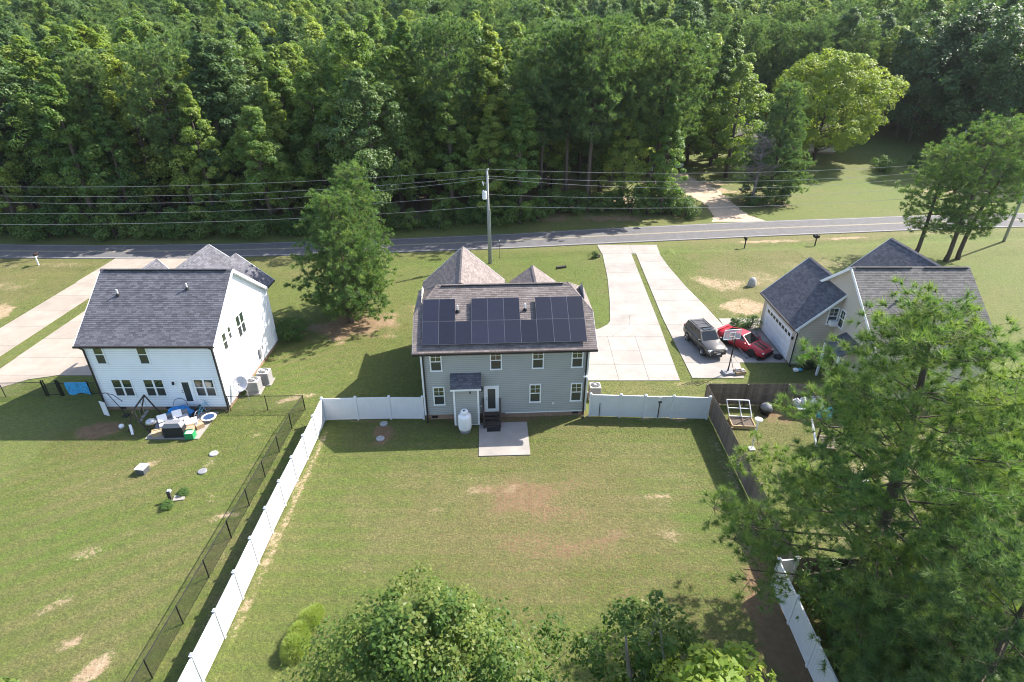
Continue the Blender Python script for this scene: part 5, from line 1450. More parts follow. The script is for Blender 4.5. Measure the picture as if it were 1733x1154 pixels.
tree("pine_tree", "tallest pine of the roadside clump behind the beige house", rp[0], 49.4, 62.6, 0, .96)
tree("pine_tree", "thin left-hand pine of the roadside clump behind the beige house", rp[1], 47.6, 65.2, 1.5, .90)
tree("pine_tree", "right-leaning pine of the roadside clump behind the beige house", rp[2], 51.2, 63.2, 0, .94)
# the big pine on the right, close to the camera
def reach_big(a, q):
    return (1.0 + .10 * math.cos(a - math.pi)) * (1 - .28 * max(0, math.sin(a)))
bigp = pine_meshes(270, 16.2, 5.6, 4.2, 13, 6, 'needle', .34, 26, .0100, 70, .32, (-1.1, .2), 'big', spread=1.05, flat=.6, tuftr=.20, reach=reach_big, twl=.27, clumps=6, crad=.36)
tree("pine_tree", "large open-limbed pine in the right foreground over the wood fence", bigp, 14.6, 16.5, .0, 1.0)
bp2 = pine_meshes(271, 14.0, 5.6, 3.6, 12, 6, 'needle', .34, 22, .0115, 62, .28, (.4, 0), 'big', spread=1.05, tuftr=.16, twl=.24, clumps=6, crad=.36)
tree("pine_tree", "pine at the right edge behind the large foreground pine", bp2, 24.2, 19.2, 1.4, 1.0)
bp3 = pine_meshes(272, 11.6, 3.4, 3.0, 10, 6, 'needle_far', .32, 24, .011, 46, .22, (-.2, 0), 'wide', spread=1.05, tuftr=.16)
tree("pine_tree", "dark pine in the bottom right corner below the large pine", bp3, 14.2, 10.6, .9, 1.0)
gum = broadleaf_meshes(280, 8.3, 3.85, .6, 380, 100, .155, 'leaf_gum', point=.6, lump=.45, clr=.19, up=.5)
tree("sweetgum_tree", "dense round sweetgum at the bottom centre of the lawn", gum, -2.75, 11.5, .3, 1.0)
gum2 = broadleaf_meshes(281, 6.5, 1.95, 1.5, 95, 50, .17, 'leaf_gum', point=.1, lump=.26, clr=.26, up=.45, multi=4, bark='bark_pale', sparse=1.5)
tree("sweetgum_tree", "smaller thin-crowned sweetgum with pale stems right of the dense one", gum2, 4.7, 12.6, 1.1, 1.0)
yel2 = broadleaf_meshes(282, 6.3, 1.5, 1.4, 80, 60, .19, 'leaf_yellow', point=.3, lump=.25, clr=.30)
tree("young_tree", "bright yellow-green young tree at the bottom edge near the vinyl fence", yel2, 6.2, 9.7, 0, 1.33)
gum3 = broadleaf_meshes(283, 5.0, 1.6, 1.0, 80, 56, .19, 'leaf_gum', point=.2, lump=.25, clr=.30)
tree("young_tree", "leafy treetop in the bottom left corner", gum3, -17.6, 11.3, 0, .82)
for i, (x, y, s, lb) in enumerate(((15.2, 13.9, 1.5, "glossy dark shrub under the large pine, nearest the vinyl fence"), (17.8, 14.8, 1.9, "tall glossy shrub right of the pine trunk"), (20.6, 15.2, 2.0, "broad glossy shrub by the right edge under the pine"), (17.2, 11.9, 2.2, "dark shrub at the bottom right corner"), (14.9, 17.2, 1.0, "small leafy shrub at the foot of the large pine"), (22.2, 17.9, 1.5, "shrub at the right edge behind the wood fence end"), (18.2, 18.3, .9, "bright green shrub in front of the rear wood fence"))):
    tree("shrub", lb, BUSH[i % 3], x, y, i * .9, s, "shrubs under the large pine", cat="shrub")
# long wispy bush on the lawn
wb_rs = np.random.RandomState(5)
Cs = []; Ds = []
for (lx_, ly_, rx_, ry_, hz_, n) in ((0, -.75, .62, .70, .85, 1500), (-.1, .1, .52, .62, .70, 1100), (.12, .95, .60, .55, .62, 900), (.28, 1.5, .40, .35, .35, 350), (-.35, -.2, .35, .5, .45, 350), (.3, -.35, .3, .45, .5, 300)):
    u = wb_rs.uniform(-1, 1, (n, 3)); u = u[np.linalg.norm(u[:, :2], axis=1) < 1]; n = len(u)
    hgt = np.sqrt(np.maximum(.02, 1 - u[:, 0] ** 2 - u[:, 1] ** 2)) * hz_ * wb_rs.uniform(.25, 1.15, n)
    Cs.append(np.stack([lx_ + u[:, 0] * rx_, ly_ + u[:, 1] * ry_, hgt], 1)); Ds.append(np.stack([u[:, 0] * .9, u[:, 1] * .7, np.full(n, .8)], 1))
C = np.concatenate(Cs); Dv = np.concatenate(Ds); n = len(C)
wt = thing("bush", "light green wispy bush on the lawn left of the dense sweetgum", "bush", (-9.35, 16.3, 0), R(-4)); wt.scale = (.78, .82, .8)
link_mesh("foliage", needles("foliage", C, Dv, np.full(n, .34), .014, 7, .8, wb_rs.uniform(.2, .9, n), MAT['leaf_light'], wb_rs), wt)
st_ = MB()
for i in range(9): st_.tube([(rnd.uniform(-.3, .3), rnd.uniform(-.9, .9), -.05), (rnd.uniform(-.5, .5), rnd.uniform(-1.2, 1.2), .7)], [.02, .006], 4)
st_.build("stem", MAT['bark'], wt)
tree("bush", "round dark bush at the far corner of the white house", BUSH[0], -18.9, 44.0, 0, .72, cat="bush")
tree("bush", "green bush behind the red car, nearer the garage", BUSH[1], 21.1, 46.0, 0, .46, cat="bush")
tree("bush", "smaller brownish bush behind the red car", BUSH[2], 19.8, 46.1, 1, .36, cat="bush")

# ---------------------------------------------------------------- utility poles and lines
def pole(label, x, y, h, lean=0.0, gear=False):
    t = thing("utility_pole", label, "utility pole", (x, y, TZ(x, y)), 0)
    MB().tube([(0, 0, -.3), (lean * .5, 0, h * .5), (lean, 0, h)], [.17, .145, .115], 12).build("pole", MAT['grey_pole'], t, True)
    if gear:
        MB().tube([(.20, -.02, 0), (.13, -.02, 6.2)], .045, 6).build("conduit", MAT['steel'], t)
        tr_ = MB().lathe([(.20, 7.35), (.26, 7.42), (.26, 8.15), (.20, 8.24)], -.42, -.12, 16); tb_ = tr_.build("transformer", MAT['white_plastic'], t, False)
        MB().tube([(-.42, -.12, 8.2), (-.42, -.12, 8.45)], [.05, .03], 8).build("bushing", MAT['grey_plastic'], tb_)
        MB().beam((0, 0, 9.05), (-.55, -.05, 9.05), .05, .06).build("bracket", MAT['steel'], t)
        MB().tube([(-.62, -.08, 9.2), (-.50, -.06, 8.8)], .06, 8).build("cutout_fuse", MAT['white_plastic'], t)
        for z in (h + .08, 9.72, 9.52): MB().lathe([(.05, z - .06), (.07, z), (.04, z + .07)], 0, 0, 8).build("insulator", MAT['white_plastic'], t)
    return t
pole("grey utility pole with a transformer behind the grey house", -2.5, 62.0, 10.4, -.12, True)
pole("utility pole hidden by the roadside pines", 61.0, 69.3, 10.4)
pole("utility pole beyond the left edge on the near side of the road", -68.0, 56.6, 10.4)
pole("thin leaning pole in front of the dark oaks", 77.5, 107.0, 6.8, 2.0)
zs = [10.42, 9.72, 9.42, 7.75, 6.5]
sag = [1.1, 1.35, 1.85, 1.15, 1.0]
names = ["topmost power line along the road", "second power line from the top along the road", "third power line from the top along the road", "second lowest line along the road", "lowest line along the road, a communication cable"]
for i, z in enumerate(zs):
    o_ = [0, -.10, .10, 0, 0][i]
    pts = []
    P3 = [(-68.0, 56.6 + o_), (-2.55, 62.0 + o_), (61.0, 69.3 + o_), (125, 77 + o_)]
    for (x0, y0), (x1, y1) in zip(P3[:-1], P3[1:]):
        for k_ in range(24):
            t_ = k_ / 24; pts.append((x0 + (x1 - x0) * t_, y0 + (y1 - y0) * t_, z - 4 * sag[i] * t_ * (1 - t_)))
    pw = thing("power_line", names[i], "power line", (0, 0, 0), 0, "lines on the utility poles")
    MB().tube(pts, [.013, .013, .013, .012, .015][i], 5, False).build("wire", MAT['wire'], pw)
gw = thing("guy_marker", "slim marker post with a white tip right of the utility pole", "marker post", (-1.4, 63.3, 0))
MB().tube([(0, 0, 0), (0, 0, 2.1)], .03, 6).build("post", MAT['wood_dark'], gw); MB().box(0, 0, 2.15, .1, .1, .16).build("cap", MAT['white_plastic'], gw)
def mailbox(label, x, y, n=1, white=False, rz=0):
    t = thing("mailbox", label, "mailbox", (x, y, TZ(x, y)), rz, "mailboxes along the road")
    MB().box(0, 0, .55, .11, .11, 1.15).build("post", MAT['white_plastic' if white else 'wood_dark'], t)
    a = MB().box(0, .15, 1.06, .16 + .35 * (n - 1), .5, .04); a.beam((0, -.03, .75), (0, .3, 1.03), .06, .06); a.build("arm", MAT['white_plastic' if white else 'wood_dark'], t)
    for i in range(n):
        cx = (i - (n - 1) / 2) * .34
        pf = [(-.12, 0), (.12, 0), (.12, .16)] + [(.12 * math.cos(q), .16 + .12 * math.sin(q)) for q in (.5, 1.0, 1.57, 2.1, 2.6)] + [(-.12, .16)]
        m = MB(); N_ = len(pf)
        m.add([(cx + p, -.1, 1.08 + z) for p, z in pf] + [(cx + p, .45, 1.08 + z) for p, z in pf], [tuple(range(N_)), tuple(range(2 * N_ - 1, N_ - 1, -1))] + [(j, j + N_, (j + 1) % N_ + N_, (j + 1) % N_) for j in range(N_)])
        b = m.build("box", MAT['black'], t); MB().box(cx + .135, .1, 1.30, .02, .05, .16).build("flag", MAT['lamp_red'], b)
mailbox("black mailbox on a pale post left of the white house driveway", -53.1, 61.4, 1, True)
mailbox("single dark mailbox on a post right of the driveway end", 28.2, 67.4)
mailbox("pair of dark mailboxes on one post, farther right along the road", 37.1, 68.2, 2)

# ---------------------------------------------------------------- cars
def hull(st, n_side=1):
    """st: stations (x, [(y,z) half section from bottom centre to top centre]). Mirrored hull."""
    mb = MB(); m = len(st[0][1]); ring = []
    for x, sec in st:
        r = [(x, y, z) for y, z in sec] + [(x, -y, z) for y, z in reversed(sec[1:-1])]
        ring.append(r)
    k_ = len(ring[0]); vs = [p for r in ring for p in r]
    fs = []
    for i in range(len(ring) - 1):
        for j in range(k_):
            j2 = (j + 1) % k_
            fs.append((i * k_ + j, (i + 1) * k_ + j, (i + 1) * k_ + j2, i * k_ + j2))
    fs.append(tuple(range(k_))); fs.append(tuple((len(ring) - 1) * k_ + j for j in range(k_ - 1, -1, -1)))
    return mb.add(vs, fs)
def lower_sec(w, zb, zt, crown=.03, sh=.10):
    return [(0, zb), (w * .80, zb), (w * .96, zb + .10), (w, zb + (zt - zb) * .45), (w * .985, zt - sh), (w * .90, zt - .015), (0, zt + crown)]
def panel4(mb, a, b, c, d, m0, m1, off):
    a, b, c, d = map(Vector, (a, b, c, d))
    n = (b - a).cross(d - a).normalized() * off
    def pt(u, v): return a.lerp(b, u).lerp(d.lerp(c, u), v) + n
    return mb.quad(pt(m0[0], m0[1]), pt(m1[0], m0[1]), pt(m1[0], m1[1]), pt(m0[0], m1[1]))
def wheel(t, x, y, r, w=.24, rim='chrome'):
    tb = MB(); n = 22; prof = [(r * .62, -w / 2), (r * .95, -w / 2), (r, -w * .32), (r, w * .32), (r * .95, w / 2), (r * .62, w / 2)]
    vs = []; fs = []
    for pr_, pz in prof:
        for k_ in range(n):
            a = 2 * math.pi * k_ / n; vs.append((x + pr_ * math.cos(a), y + pz, r + pr_ * math.sin(a)))
    for i in range(len(prof) - 1):
        for k_ in range(n): fs.append((i * n + k_, (i + 1) * n + k_, (i + 1) * n + (k_ + 1) % n, i * n + (k_ + 1) % n))
    tb.add(vs, fs); wo = tb.build("wheel", MAT['rubber'], t)
    rm = MB(); sg = 1 if y > 0 else -1
    yo = y + sg * w * .40
    for k_ in range(10):
        a = 2 * math.pi * k_ / 10
        c_, s_ = math.cos(a), math.sin(a)
        rm.beam((x + c_ * r * .1, yo, r + s_ * r * .1), (x + c_ * r * .6, yo, r + s_ * r * .6), .05, .03, up=(0, 1, 0))
    rm.tube([(x + r * .6 * math.cos(2 * math.pi * q / 20), yo, r + r * .6 * math.sin(2 * math.pi * q / 20)) for q in range(21)], .025, 5, False)
    rm.tube([(x, yo - .03, r), (x, yo + .03, r)], .07, 10)
    rm.build("rim", MAT[rim], wo)
    bk = MB().tube([(x, y - .06, r), (x, y + .06, r)], r * .6, 18); bk.build("brake", MAT['black'], wo)
def arch(t, x, y, r):
    m = MB(); n = 14; sg = 1 if y > 0 else -1
    pts = [(x + r * math.cos(math.pi * k_ / n), y, r * .86 + r * math.sin(math.pi * k_ / n)) for k_ in range(n + 1)]
    m.add(pts + [(x + r, y, .22), (x - r, y, .22)], [tuple(range(n + 1)) + (n + 2, n + 1) if sg < 0 else (n + 1, n + 2) + tuple(range(n, -1, -1))])
    m.build("wheel_arch", MAT['black'], t)

def make_suv(loc, rz):
    t = thing("suv", "grey-brown SUV with roof rails parked on the concrete driveway", "car", loc, rz)
    S_ = [(-2.36, lower_sec(.80, .50, 1.02)), (-2.30, lower_sec(.90, .40, 1.10)), (-1.9, lower_sec(.955, .34, 1.14)), (-.5, lower_sec(.96, .30, 1.14)), (.75, lower_sec(.96, .30, 1.13)), (1.0, lower_sec(.955, .30, 1.13)), (1.75, lower_sec(.94, .34, 1.08)), (2.15, lower_sec(.90, .40, 1.02)), (2.34, lower_sec(.78, .46, .92)), (2.42, lower_sec(.70, .50, .80))]
    hull(S_).build("body", MAT['car_grey'], t, True, 0)
    def cab(x, wb, zb, wt, zt): return x, [(0, zb), (wb, zb), (wt + .03, zt - .08), (wt - .05, zt), (0, zt + .03)]
    B = {'rb': (-2.26, .86, 1.12), 'rt': (-1.98, .70, 1.74), 'ft': (.28, .70, 1.76), 'fb': (1.02, .84, 1.12)}
    cabin = MB()
    def P(x, y, z): return (x, y, z)
    R_ = [(-2.26, .86, 1.10), (-1.98, .72, 1.72), (.26, .71, 1.74), (1.02, .85, 1.10)]
    for sg in (1, -1):
        q = [(x, sg * y, z) for x, y, z in R_]
        cabin.add(q, [(0, 3, 2, 1) if sg > 0 else (0, 1, 2, 3)])
    cabin.quad((-1.98, .72, 1.72), (.26, .71, 1.74), (.26, -.71, 1.74), (-1.98, -.72, 1.72))
    cabin.quad((.26, -.71, 1.74), (.26, .71, 1.74), (1.02, .85, 1.10), (1.02, -.85, 1.10)); cabin.quad((-1.98, .72, 1.72), (-1.98, -.72, 1.72), (-2.26, -.86, 1.10), (-2.26, .86, 1.10))
    cabin.build("cabin", MAT['car_grey'], t)
    panel4(MB(), (1.02, -.85, 1.10), (1.02, .85, 1.10), (.26, .71, 1.74), (.26, -.71, 1.74), (.06, .08), (.94, .93), .012).build("windshield", MAT['car_glass'], t)
    panel4(MB(), (-2.26, .86, 1.10), (-2.26, -.86, 1.10), (-1.98, -.72, 1.72), (-1.98, .72, 1.72), (.08, .1), (.92, .9), .012).build("rear_window", MAT['car_glass'], t)
    for sg in (1, -1):
        a, b, c, d = [(x, sg * y, z) for x, y, z in ((-2.26, .86, 1.10), (1.02, .85, 1.10), (.26, .71, 1.74), (-1.98, .72, 1.72))]
        for u0, u1 in ((.05, .30), (.33, .60), (.63, .90)):
            m = MB(); panel4(m, a, b, c, d, (u0, .10), (u1, .90), .012 * -sg if False else (.012 if sg < 0 else -.012)); m.build("side_window", MAT['car_glass'], t)
        MB().beam((-1.8, sg * .60, 1.82), (.1, sg * .60, 1.83), .05, .05).build("roof_rail", MAT['black'], t)
        m = MB().box(.78, sg * 1.02, 1.16, .12, .20, .16); m.build("wing_mirror", MAT['car_grey'], t, bevel=.03)
        m = MB().box(-.6, sg * .965, .42, 2.0, .06, .08); m.build("sill_trim", MAT['black'], t)
        for hx in (-.35, .55): MB().box(hx - .5, sg * .965, .95, .2, .03, .035).build("door_handle", MAT['chrome'], t)
        for q in (-.42, .40): MB().box(q, sg * .958, .76, .012, .014, .66).build("door_seam", MAT['black'], t)
        MB().box(2.22, sg * .70, .86, .26, .30, .17, sg * -.35).build("headlight", MAT['lamp_clear'], t, bevel=.03)
        MB().box(-2.33, sg * .76, 1.0, .10, .18, .34).build("tail_light", MAT['lamp_red'], t, bevel=.02)
        MB().tube([(2.36, sg * .66, .55), (2.41, sg * .66, .55)], .07, 10).build("fog_light", MAT['lamp_clear'], t)
    for xx in (-1.5, -.85, -.2): MB().beam((xx, -.58, 1.825), (xx, .58, 1.825), .05, .03).build("roof_bar", MAT['black'], t)
    MB().box(-.02, 0, 1.785, .5, .75, .02).build("sunroof", MAT['car_glass'], t)
    MB().box(2.41, 0, .82, .06, .95, .17).build("grille", MAT['black'], t); MB().box(2.445, 0, .82, .02, .90, .035).build("grille_bar", MAT['chrome'], t)
    MB().box(2.40, 0, .56, .10, 1.35, .12).build("lower_grille", MAT['black'], t)
    MB().box(2.46, 0, .62, .015, .36, .10).build("number_plate", MAT['white_plastic'], t)
    for x in (-1.36, 1.43):
        for sg in (1, -1):
            arch(t, x, sg * .958, .46); wheel(t, x, sg * .86, .385, .25)
    return t
def make_coupe(loc, rz):
    t = thing("sports_coupe", "red sports coupe with a dark striped bonnet parked in front of the garage", "car", loc, rz)
    S_ = [(-2.36, lower_sec(.74, .48, .88)), (-2.26, lower_sec(.88, .32, .98)), (-1.8, lower_sec(.955, .24, 1.0)), (-.9, lower_sec(.94, .20, .95)), (.6, lower_sec(.93, .20, .92)), (1.2, lower_sec(.95, .22, .89)), (1.8, lower_sec(.94, .24, .80)), (2.2, lower_sec(.86, .24, .70)), (2.38, lower_sec(.70, .26, .60))]
    hull(S_).build("body", MAT['car_red'], t, True)
    # fastback cabin
    rb, rt, ft, fb = (-1.92, .78, .98), (-.72, .56, 1.36), (.05, .57, 1.37), (.92, .80, .90)
    cb = MB()
    for sg in (1, -1):
        q = [(p[0], sg * p[1], p[2]) for p in (rb, fb, ft, rt)]; cb.add(q, [(0, 1, 2, 3) if sg < 0 else (3, 2, 1, 0)])
    def mir(p): return (p[0], -p[1], p[2])
    cb.quad(rt, mir(rt), mir(ft), ft); cb.quad(mir(fb), fb, ft, mir(ft)); cb.quad(rb, mir(rb), mir(rt), rt)
    cb.build("cabin", MAT['car_red'], t)
    panel4(MB(), mir(fb), fb, ft, mir(ft), (.05, .06), (.95, .94), .012).build("windshield", MAT['car_glass'], t)
    panel4(MB(), rb, mir(rb), mir(rt), rt, (.12, .10), (.88, .92), .012).build("rear_window", MAT['car_glass'], t)
    for sg in (1, -1):
        a, b, c, d = [(p[0], sg * p[1], p[2]) for p in (rb, fb, ft, rt)]
        for u0, u1 in ((.22, .42), (.45, .88)):
            m = MB(); panel4(m, a, b, c, d, (u0, .18), (u1, .88), .012 if sg < 0 else -.012); m.build("side_window", MAT['car_glass'], t)
        MB().box(.62, sg * 1.0, .98, .16, .18, .12).build("wing_mirror", MAT['car_red'], t, bevel=.03)
        MB().box(2.18, sg * .66, .62, .30, .26, .10, sg * -.3).build("headlight", MAT['lamp_clear'], t, bevel=.02)
        for kx in (.52, .60, .68): MB().box(-2.345, sg * kx, .80, .05, .05, .18).build("tail_light", MAT['lamp_red'], t)
        MB().box(.95, sg * .945, .55, .012, .012, .6).build("door_seam", MAT['black'], t)
        MB().beam((1.02, sg * .22, .935), (2.05, sg * .20, .785), .26, .012).build("bonnet_stripe", MAT['black'], t)
        MB().box(0, sg * .935, .26, 2.2, .05, .08).build("side_skirt", MAT['black'], t)
    MB().beam((-2.28, -.78, 1.06), (-2.28, .78, 1.06), .22, .04).build("spoiler", MAT['car_red'], t)
    MB().box(2.36, 0, .46, .07, 1.25, .26).build("grille", MAT['black'], t, bevel=.02)
    MB().box(2.34, 0, .24, .22, 1.6, .05).build("splitter", MAT['black'], t)
    for x in (-1.36, 1.36):
        for sg in (1, -1):
            arch(t, x, sg * .95, .41); wheel(t, x, sg * .87, .345, .25, 'black')
    # passenger door standing open on the garage side
    d = MB(); ang_ = .85
    dx, dy = -math.cos(ang_) * 1.15, math.sin(ang_) * 1.15
    d.add([(.90, .95, .30), (.90 + dx, .95 + dy, .30), (.90 + dx, .93 + dy, .92), (.90, .93, .90)] + [(.93, 1.05, .30), (.93 + dx, 1.05 + dy, .30), (.93 + dx, 1.0 + dy, .92), (.93, 1.0, .90)], [(0, 1, 2, 3), (7, 6, 5, 4), (0, 4, 5, 1), (1, 5, 6, 2), (2, 6, 7, 3), (3, 7, 4, 0)])
    do = d.build("door", MAT['car_red'], t)
    MB().quad((.86, .95, .93), (.90 + dx * .95, .93 + dy * .95, .95), (.4 + dx * .45, .72 + dy * .7, 1.30), (.45, .70, 1.28)).build("pane", MAT['car_glass'], do)
    return t
make_suv((16.05, 42.6, .05), math.atan2(-2.66, .55)).scale = (.95, .95, .96)
make_coupe((19.35, 42.45, .05), math.atan2(-2.1, 1.5)).scale = (.95, .95, .97)
for i, (x, y, lb) in enumerate(((25.8, 106.5, "white car among the trees left of the dirt track, nearer the pine"), (29.0, 108.5, "white car partly hidden by trees beyond the dirt track"))):
    t = thing("parked_car", lb, "car", (x, y, TZ(x, y)), 1.2 + i)
    hull([(-2.2, lower_sec(.75, .4, .9)), (-1.9, lower_sec(.88, .25, .98)), (.8, lower_sec(.9, .22, .95)), (1.9, lower_sec(.86, .25, .82)), (2.2, lower_sec(.7, .3, .68))]).build("body", MAT['car_white'], t, True)
    hull([(-1.7, [(0, .9), (.75, .9), (.6, .97), (0, .98)]), (-1.0, [(0, .9), (.8, .9), (.6, 1.42), (0, 1.46)]), (.2, [(0, .9), (.8, .9), (.6, 1.42), (0, 1.46)]), (1.0, [(0, .9), (.75, .9), (.6, .95), (0, .96)])]).build("cabin", MAT['car_glass'], t, True)
    for xx in (-1.3, 1.3):
        for sg in (1, -1): wheel(t, xx, sg * .8, .32, .2)

# ---------------------------------------------------------------- things on the drives and lawns
bb = thing("basketball_hoop", "portable basketball hoop with a clear backboard at the end of the driveway", "basketball hoop", (16.75, 38.35, .05), R(8))
MB().box(0, 0, .10, 1.0, .72, .2, 0, .88).build("base", MAT['grey_plastic'], bb, bevel=.05)
p_ = MB(); p_.tube([(0, .1, .15), (0, .02, 3.05)], .05, 8); p_.tube([(.3, -.25, .2), (.02, .03, 1.3)], .02, 6); p_.tube([(-.3, -.25, .2), (-.02, .03, 1.3)], .02, 6); p_.beam((0, 0, 2.6), (0, .45, 2.95), .05, .05); p_.beam((0, 0, 3.0), (0, .45, 3.2), .05, .05)
p_.build("pole", MAT['black'], bb)
def clear_mat():
    m, nt, N, L, P = new_mat("clear_acrylic")
    P.inputs["Base Color"].default_value = (.75, .78, .8, 1); P.inputs["Roughness"].default_value = .15
    P.inputs["Alpha"].default_value = .32
    return m
MAT['acrylic'] = clear_mat()
bo = MB().box(0, .50, 3.15, 1.30, .03, .82).build("backboard", MAT['acrylic'], bb)
f = MB()
for z in (2.75, 3.55): f.beam((-.66, .50, z), (.66, .50, z), .04, .04)
for x in (-.66, .66): f.beam((x, .50, 2.75), (x, .50, 3.55), .04, .04)
for z in (2.98, 3.32): f.beam((-.22, .48, z), (.22, .48, z), .02, .03)
for x in (-.22, .22): f.beam((x, .48, 2.98), (x, .48, 3.32), .03, .02)
f.build("board_frame", MAT['white_trim'], bo)
h_ = MB().tube([(.23 * math.cos(2 * math.pi * k_ / 18), .76 + .23 * math.sin(2 * math.pi * k_ / 18), 2.9) for k_ in range(19)], .012, 5, False); h_.beam((0, .5, 2.9), (0, .54, 2.9), .1, .06)
h_.build("rim", MAT['straw_orange'], bb)
nt_ = MB()
for k_ in range(12):
    a = 2 * math.pi * k_ / 12; nt_.tube([(.23 * math.cos(a), .76 + .23 * math.sin(a), 2.9), (.13 * math.cos(a + .4), .76 + .13 * math.sin(a + .4), 2.5)], .006, 3, False)
nt_.build("net", MAT['white_plastic'], bb)
pb = thing("planter_box", "small wooden planter box on the concrete right of the basketball hoop", "planter", (17.62, 38.35, .05), R(12))
b = MB()
for z in (.08, .22): 
    for yy_ in (-.24, .24): b.box(0, yy_, z, .85, .03, .12)
    for xx in (-.41, .41): b.box(xx, 0, z, .03, .45, .12)
b.build("side_boards", MAT['wood_new'], pb); MB().box(0, 0, .12, .78, .44, .18).build("soil", MAT['wood_dark'], pb)
MB().box(-.2, .12, .32, .2, .2, .22).box(.2, -.05, .30, .18, .2, .16).build("pot", MAT['white_plastic'], pb)
for i, (x, y, lb) in enumerate(((21.55, 40.75, "loose black tyre on the concrete by the garage corner"),)):
    t = thing("tyre", lb, "tyre", (x, y, .05))
    MB().lathe([(.20, .02), (.33, .0), (.36, .08), (.33, .18), (.20, .17)], 0, 0, 20).build("tread", MAT['rubber'], t, True)
    MB().lathe([(.19, .03), (.19, .14)], 0, 0, 16).build("hub", MAT['grey_plastic'], t)
jk = thing("car_ramp", "small black wheel ramp on the concrete in front of the red coupe", "ramp", (20.0, 40.45, .05), .1)
MB().add([(-.3, -.15, 0), (.3, -.15, 0), (.3, .15, 0), (-.3, .15, 0), (.05, -.15, .18), (.3, -.15, .18), (.3, .15, .18), (.05, .15, .18)], [(3, 2, 1, 0), (4, 5, 6, 7), (0, 1, 5, 4), (1, 2, 6, 5), (2, 3, 7, 6), (3, 0, 4, 7)]).build("ramp", MAT['rubber'], jk)
MB().box(.18, 0, .19, .2, .32, .02).build("tread_plate", MAT['black'], jk)
jk2 = thing("floor_jack", "long low floor jack beside the red coupe", "jack", (19.0, 40.95, .05), 1.9)
MB().box(0, 0, .09, .65, .22, .14, 0, .8).build("frame", MAT['grey_plastic'], jk2); MB().tube([(.3, 0, .15), (.95, 0, .32)], .02, 6).build("handle", MAT['steel'], jk2)
for s_ in (-1, 1): MB().tube([(-.25, s_ * .12, .05), (-.25, s_ * .16, .05)], .05, 8).build("wheel", MAT['black'], jk2)
bk_ = thing("blue_bucket", "blue bucket on the ground by the open door of the red coupe", "bucket", (20.75, 43.1, .05))
MB().lathe([(.13, 0), (.17, .36), (.15, .36), (.12, .05)], 0, 0, 14).build("pail", MAT['tarp_blue'], bk_)
MB().tube([(.17 * math.cos(a), 0, .36 + .12 * math.sin(a)) for a in (0, .6, 1.2, 1.9, 2.5, 3.14)], .008, 4, False).build("handle", MAT['steel'], bk_)
def bin_(label, x, y, lid, rz=0):
    t = thing("wheelie_bin", label, "rubbish bin", (x, y, 0), rz)
    MB().box(0, 0, .55, .50, .58, .98, 0, 1.18).build("bin", MAT['rubber'], t, bevel=.02)
    MB().box(0, 0, 1.08, .64, .74, .07, 0, .92).build("lid", MAT[lid], t, bevel=.02); MB().tube([(-.28, .38, 1.02), (.28, .38, 1.02)], .025, 6).build("handle", MAT['rubber'], t)
    for s_ in (-1, 1): MB().tube([(s_ * .24, .26, .10), (s_ * .30, .26, .10)], .1, 12).build("wheel", MAT['black'], t)
bin_("black wheelie bin with a lime green lid by the beige garage wall", 23.0, 39.2, 'lime')
bin_("all-black wheelie bin next to the lime-lidded one", 23.85, 39.15, 'rubber', .1)
bin_("all-black wheelie bin tucked nearer the porch", 24.55, 38.9, 'rubber', .5)
tb_ = thing("rubbish_bags", "crumpled white and blue rubbish bags on the grass by the bins", "rubbish bag", (22.15, 38.75, 0))
MB().blob((0, 0, .12), .26, .2, .14, 9, 6, .2).build("bag", MAT['white_plastic'], tb_); MB().blob((.36, .06, .1), .2, .17, .12, 9, 6, .2).build("bag", MAT['tarp_cyan'], tb_)
rk = thing("boulder", "upright grey boulder on the lawn right of the driveway", "rock", (24.7, 55.4, 0), .4)
MB().lathe([(.52, -.05), (.55, .2), (.50, .5), (.40, .78), (.22, .95), (.05, 1.0)], 0, 0, 9, 1.0, .62).build("stone", MAT['rock'], rk, True)
bn = thing("planter_trough", "low brown wooden trough on the front lawn behind the grey house", "planter", (5.45, 60.4, 0), .35)
MB().box(0, 0, .12, 1.1, .3, .24).build("box", MAT['wood_dark'], bn); MB().tube([(.5, 0, .2), (.5, 0, .8)], .02, 5).build("stake", MAT['wood_new'], bn)
sp_ = thing("stump", "dark stump beside the driveway near the road", "stump", (9.9, 63.9, TZ(9.9, 63.9)))
MB().lathe([(.45, -.1), (.36, .15), (.34, .35), (.2, .38)], 0, 0, 9).build("stump", MAT['bark'], sp_)
for i in range(1): tree("bush", "dry little bush by the stump near the road", BUSH[2], 9.6, 63.6, 0, .3, cat="bush")
# left lawn
bx = thing("septic_control_box", "square dark box with a white lid on the left lawn", "box", (-22.35, 27.15, 0), R(-8)); bx.scale = (.7, .7, .7)
MB().box(0, 0, .28, .72, .72, .56).build("case", M('dark_case', (.075, .078, .085), .6), bx, bevel=.01); MB().box(0, 0, .59, .84, .84, .06).build("lid", MAT['white_plastic'], bx, bevel=.01)
g = MB()
for k_ in range(6): g.box(.02, -.12 + k_ * .05, .625, .28, .025, .012)
g.build("vent_slats", MAT['grey_plastic'], bx)
pc = thing("utility_pedestal", "short brown post with a white cover and weeds at its foot on the left lawn", "utility post", (-19.45, 24.75, 0), .2)
MB().box(0, 0, .36, .16, .14, .72).build("post", MAT['wood_dark'], pc); MB().box(.06, .02, .70, .20, .17, .14).build("cover", MAT['white_plastic'], pc, bevel=.02); MB().box(.4, .12, .03, .6, .45, .06).build("pad", MAT['concrete'], pc)
